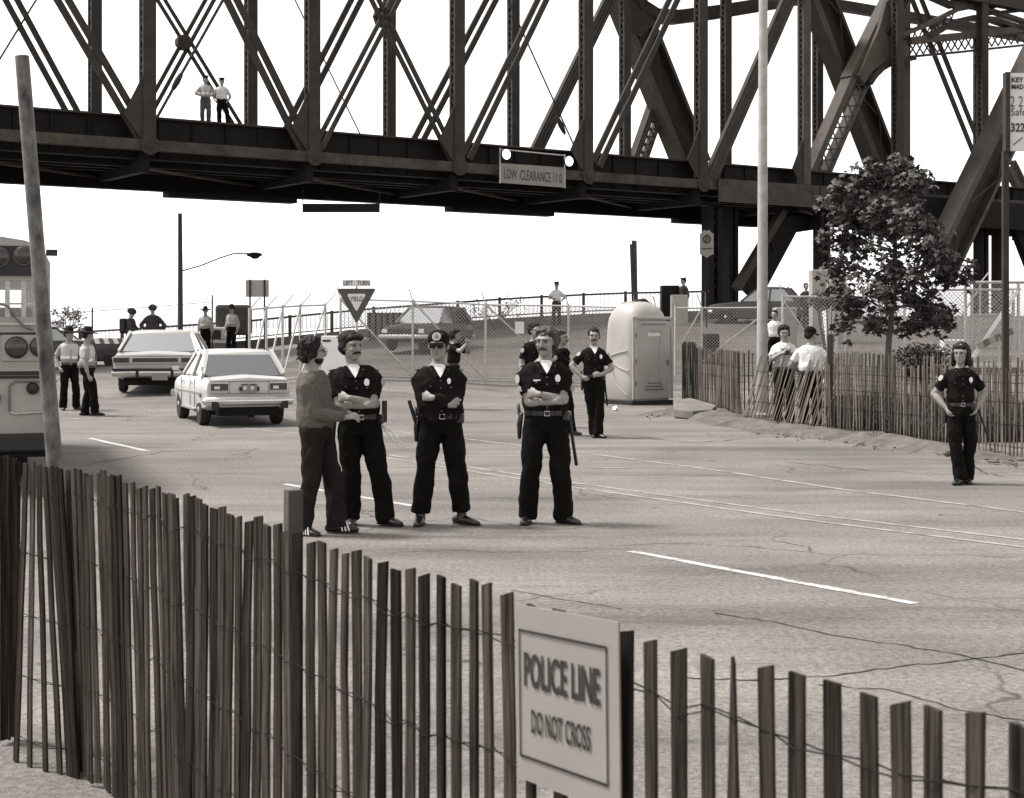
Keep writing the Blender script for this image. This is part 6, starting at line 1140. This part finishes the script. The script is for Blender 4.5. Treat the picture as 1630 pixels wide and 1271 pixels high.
# troopers and soldiers
GT = 'hatted state troopers'
person('trooper in a pale vest and flat-brimmed hat, facing the road beside the bus', 110, 32.6, 1.74, 30, (30, 4, 0), {-1: dict(w=(-0.22, -0.05, 0.92), p=(-0.5, 1, 0)), 1: dict(w=(0.2, -0.16, 1.0), p=(0.8, 1, 0))}, {-1: dict(a=(-0.13, 0), yaw=-10), 1: dict(a=(0.16, 0), yaw=20)}, 1.0, 0.01, (0, 0), 'grey', hair='short', hat='campaign', extra=('vest', 'belt'), lod=1, grp=GT)
person('trooper with a flat-brimmed hat turned away, one bare arm hanging, near the bus', 139, 31.0, 1.76, 105, (20, 4, 0), {-1: dict(w=(-0.24, -0.02, 0.84), p=(-0.3, 1, 0)), 1: dict(w=(0.24, -0.02, 0.84), p=(0.3, 1, 0))}, {-1: dict(a=(-0.09, -0.15), yaw=-5), 1: dict(a=(0.09, 0.06), yaw=10)}, 1.05, 0.03, (0, 0), 'grey', hair='short', hat='campaign', extra=('vest', 'belt'), lod=1, grp=GT)
person('trooper in a flat-brimmed hat standing by the lamp pole behind the cream car', 327, 57, 1.80, 5, (0, 8, 0), {}, {}, 1.05, 0.01, (0, 0), 'greylong', hair='short', hat='campaign', extra=('vest',), lod=2, grp=GT)
person('trooper in front of the dark army truck with head turned down', 369, 57, 1.80, -20, (-15, 12, 0), {}, {}, 1.05, 0.01, (0, 0), 'greylong', hair='short', hat='campaign', extra=('vest',), lod=2, grp=GT)
person('helmeted soldier with a backpack, in profile behind the cream car', 207, 50, 1.78, 85, (0, 14, 0), {-1: dict(w=(-0.1, -0.28, 1.1), p=(-1, 0.5, -0.5)), 1: dict(w=(0.1, -0.28, 1.1), p=(1, 0.5, -0.5))}, {}, 1.0, 0, (0, -0.04), 'fatigue', M_fat, hair=None, hat='helmet', extra=('pack',), lod=2, skin=M_skind, pz=0.12)
person('helmeted soldier facing the road just above the roof of the cream car', 243, 50, 1.84, 10, (0, 8, 0), {-1: dict(w=(-0.22, -0.12, 1.0), p=(-1, 0.6, 0)), 1: dict(w=(0.22, -0.12, 1.0), p=(1, 0.6, 0))}, {}, 1.12, 0, (0, 0), 'fatigue', M_fat, hair=None, hat='helmet', lod=2, skin=M_skind, pz=0.15)
# on the bridge deck and the ramp
q = onp(327, 190, 1.3); person('man in a pale vest and cap standing on the bridge deck', 0, q.y, 1.76, 15, (20, 0, 0), {-1: dict(w=(-0.15, -0.2, 1.05), p=(-1, 0.4, -0.2)), 1: dict(w=(0.15, -0.2, 1.05), p=(1, 0.4, -0.2))}, {}, 1.0, 0, (0, 0), 'greylong', mat('khaki_trousers', 0.06, 0.9, 0.2, 8), hair='short', hat='peaked', extra=('vest',), lod=2, z=ZD - 0.04, X_=q.x, skin=M_skind)
q = onp(353, 192, 1.3); person('man in a white shirt with one knee bent, standing on the bridge deck', 0, q.y, 1.74, 10, (10, 0, 0), {-1: dict(w=(-0.24, -0.03, 0.95), p=(-0.8, 1, 0)), 1: dict(w=(0.22, -0.05, 0.95), p=(0.8, 1, 0))}, {-1: dict(a=(-0.08, 0.0), yaw=-5), 1: dict(a=(0.24, -0.12), yaw=45, kx=0.4)}, 1.1, 0, (0, 0), 'white', hair='short', hat='peaked', extra=(), lod=2, z=ZD - 0.04, X_=q.x, skin=M_skind)
person('man in white shirt and peaked cap standing by the ramp railing', 886, 61.2, 1.72, -10, (-10, 0, 0), {-1: dict(w=(-0.12, -0.2, 1.1), p=(-1, 0.4, -0.3)), 1: dict(w=(0.2, -0.08, 1.0), p=(1, 0.5, 0))}, {}, 1.0, 0, (0, 0), 'white', M_fat, hair='short', hat='peaked', lod=2, skin=M_skind)
person('guard in dark shirt and peaked cap beside the box hut on the ramp', 1088, 60.6, 1.76, -60, (-10, 0, 0), {}, {}, 1.0, 0, (0, 0), 'fatigue', M_fat, hair='short', hat='peaked', lod=2, skin=M_skind)
person('dark silhouetted guard on the ramp behind the lamp post and wire fence', 1283, 56.5, 1.74, 20, (0, 0, 0), {}, {}, 1.0, 0, (0, 0), 'fatigue', M_fat, hair='short', lod=2, skin=M_skind)

# ------------------------------------------------------------------ trees and shrubs
def leaf_mesh(n, pos_fn, size, name, m, parent, seed=1):
    rnd = random.Random(seed); v, f = [], []
    shp = [(0, -0.5, 0), (0.18, -0.2, 0.03), (0.5, -0.12, -0.05), (0.24, 0.12, 0.03), (0.3, 0.42, -0.04), (0, 0.26, 0.02), (0, 0.6, -0.06), (-0.0, 0.26, 0.02), (-0.3, 0.42, -0.04), (-0.24, 0.12, 0.03), (-0.5, -0.12, -0.05), (-0.18, -0.2, 0.03)]
    for _ in range(n):
        p, dr = pos_fn(rnd); s = size * rnd.uniform(0.6, 1.25); up_ = Vector((rnd.gauss(0, 0.55) + dr.x * 0.5, rnd.gauss(0, 0.55) + dr.y * 0.5, 0.75)).normalized(); x = perp(up_, Vector((rnd.gauss(0, 1), rnd.gauss(0, 1), rnd.gauss(0, 0.3)))); y = up_.cross(x); k = len(v)
        for a, b, c in shp: v.append(tuple(p + x * a * s + y * b * s + up_ * c * s * 1.5))
        f += [tuple(range(k, k + 6)), tuple([k + 5, k + 6, k + 7]), tuple(list(range(k + 7, k + 12)) + [k, k + 5])]
    f = [q for q in f if len(set(q)) == len(q)]
    me = bpy.data.meshes.new(name); o = rootloc(parent); me.from_pydata([(a - o.x, b - o.y, c - o.z) for a, b, c in v], [], f); me.update(); me.materials.append(m); return put(name, me, parent)
tree = thing('maple_tree', 'young maple tree with dense dark leaves growing inside the slat fence', 'tree', (X(1413, 29.5), 29.5, 0)); Yt = 29.5
tb = Vector(tree.location); T = lambda px, py, dy=0: P(px, py, Yt) + Vector((0, dy, 0))
MB().loft([tb, T(1412, 600), T(1415, 540), T(1424, 460), T(1425, 380), T(1430, 300), T(1432, 262)], [0.085, 0.065, 0.058, 0.05, 0.04, 0.022, 0.008], (1, 0, 0), 10).build('trunk', M_bark, tree, True, 60)
rnd = random.Random(5); tips = []
limbs = [((1416, 535), (1345, 512), 0.3), ((1417, 530), (1480, 515), -0.4), ((1420, 500), (1322, 470), -0.5), ((1422, 490), (1515, 500), 0.4), ((1423, 460), (1515, 440), 0.2), ((1424, 455), (1330, 420), 0.6), ((1424, 420), (1318, 370), 0.1), ((1425, 410), (1500, 400), -0.6), ((1425, 390), (1350, 350), -0.7), ((1426, 370), (1475, 340), 0.6), ((1427, 350), (1340, 315), 0.2), ((1428, 330), (1400, 285), -0.3), ((1430, 310), (1462, 280), 0.3), ((1430, 300), (1430, 262), 0), ((1424, 440), (1430, 420), 1.2), ((1424, 440), (1420, 440), -1.2), ((1425, 380), (1420, 350), 1.0), ((1425, 380), (1440, 370), -1.0), ((1424, 470), (1380, 490), -1.0), ((1424, 470), (1470, 480), 1.0), ((1424, 400), (1300, 380), 0.2), ((1424, 345), (1360, 330), -0.4), ((1424, 440), (1525, 425), -0.3), ((1428, 320), (1322, 322), 0.1)]
bm_ = MB()
for a, b, dy in limbs:
    A_ = T(*a); B_ = T(*b, dy * 1.1); mid = A_.lerp(B_, 0.5) + Vector((0, 0, 0.12)); bm_.loft([A_, mid, B_], [0.03, 0.02, 0.008], (0.2, 0.3, 0.9), 6)
    for k in range(5): t = rnd.uniform(0.35, 1.05); c = (A_.lerp(mid, t * 2) if t < 0.5 else mid.lerp(B_, t * 2 - 1)); tips.append((c + Vector((rnd.gauss(0, 0.16), rnd.gauss(0, 0.2), rnd.gauss(0, 0.12))), rnd.uniform(0.16, 0.34)))
for px, py in ((1330, 300), (1375, 275), (1440, 258), (1475, 300), (1340, 350), (1515, 430), (1520, 450), (1330, 465), (1500, 520), (1350, 525), (1460, 520), (1395, 520), (1400, 330), (1390, 400), (1450, 400), (1400, 460), (1460, 450), (1360, 440), (1480, 470), (1430, 350), (1345, 480)): tips.append((T(px, py, rnd.uniform(-0.6, 0.6)), rnd.uniform(0.2, 0.32)))
bm_.build('branches', M_bark, tree, True)
def tpos(r):
    c, s = tips[r.randrange(len(tips))]; d = Vector((r.gauss(0, 1), r.gauss(0, 1), r.gauss(0, 0.7))).normalized(); q = c + d * s * r.random() ** 0.5; return q, d
leaf_mesh(6000, tpos, 0.15, 'crown', M_leaf, tree)
def shrub(label, px, py0, py1, wpx, Y, n, size, name='shrub', m=None, sparse=False):
    c = X(px, Y); zb = ground(c, Y); zt = P(0, py0, Y).z; r = thing(name, label, 'shrub', (c, Y, zb)); w_ = wpx / F * Y / 2; stem = MB(); rn = random.Random(int(px)); tp2 = []
    zlow = P(0, py1, Y).z
    for k in range(9):
        e = Vector((c + rn.uniform(-w_, w_) * 0.85, Y + rn.uniform(-0.3, 0.3), rn.uniform(max(zb, zlow), zt))); stem.loft([(c, Y, zb), Vector((c, Y, zb)).lerp(e, 0.5) + Vector((0, 0, 0.1)), e], [0.03, 0.02, 0.006], (1, 0, 0), 5); tp2.append(e)
    for k in range(26): tp2.append(Vector((c + rn.uniform(-w_, w_), Y + rn.uniform(-0.35, 0.35), zlow + (zt - zlow) * rn.uniform(0.1, 0.95))))
    stem.build('stems', M_bark, r, True)
    def pf(q): e = tp2[q.randrange(len(tp2))]; d = Vector((q.gauss(0, 1), q.gauss(0, 1), q.gauss(0, 1))).normalized(); return e + d * (0.16 if not sparse else 0.3) * q.random() ** 0.5, d
    leaf_mesh(n, pf, size, 'foliage', m or M_leaf2, r, int(px)); return r
shrub('low dark clipped shrub behind the fence, beside the policewoman', 1475, 556, 605, 75, 27.5, 2200, 0.07)
shrub('dark shrub along the wire fence left of the maple crown', 1320, 466, 490, 60, 40, 900, 0.10)
shrub('pale shrub beyond the bus near the hatted troopers', 105, 492, 530, 50, 58, 420, 0.13, m=mat('pale_leaf', 0.16, 0.7, 0.4, 3))
shrub('thin twiggy sapling leaning over the ramp railing', 790, 475, 515, 95, 60.5, 260, 0.10, sparse=True)
# weeds behind the fences
gw = MB(); rn = random.Random(11)
for _ in range(15000):
    px = rn.uniform(1330, 1650); Y = rn.uniform(23.8, 30) if px > 1420 else rn.uniform(26.5, 31); c = Vector((X(px, Y), Y, 0)); hh = rn.uniform(0.15, 0.85) * (0.65 + 0.5 * noise.noise(Vector((c.x * 1.2, Y * 0.6, 0)))); d = Vector((rn.gauss(0, 0.12), rn.gauss(0, 0.12), hh)); a = rn.uniform(0, 3.14); s_ = Vector((math.cos(a), math.sin(a), 0)) * 0.012
    k = len(gw.v); gw.v += [c - s_, c + s_, c + d * 0.6 + s_ * 0.7, c + d * 1.0 + Vector((d.x, d.y, 0)) * 0.5, c + d * 0.6 - s_ * 0.7]; gw.f.append((k, k + 1, k + 2, k + 3, k + 4))
wo_ = gw.build('weeds', mat('dry_weeds', 0.055, 0.9, 0.5, 2.0), None); wo_['kind'] = 'stuff'; wo_['label'] = 'dry weeds growing between the slat fences around the maple'; wo_['category'] = 'weeds'
for o in bpy.data.objects:
    if o.name.split('.')[0] in ('lacing', 'branches', 'stems'): o['kind'] = 'stuff'
bpy.data.scenes.remove(TMP)
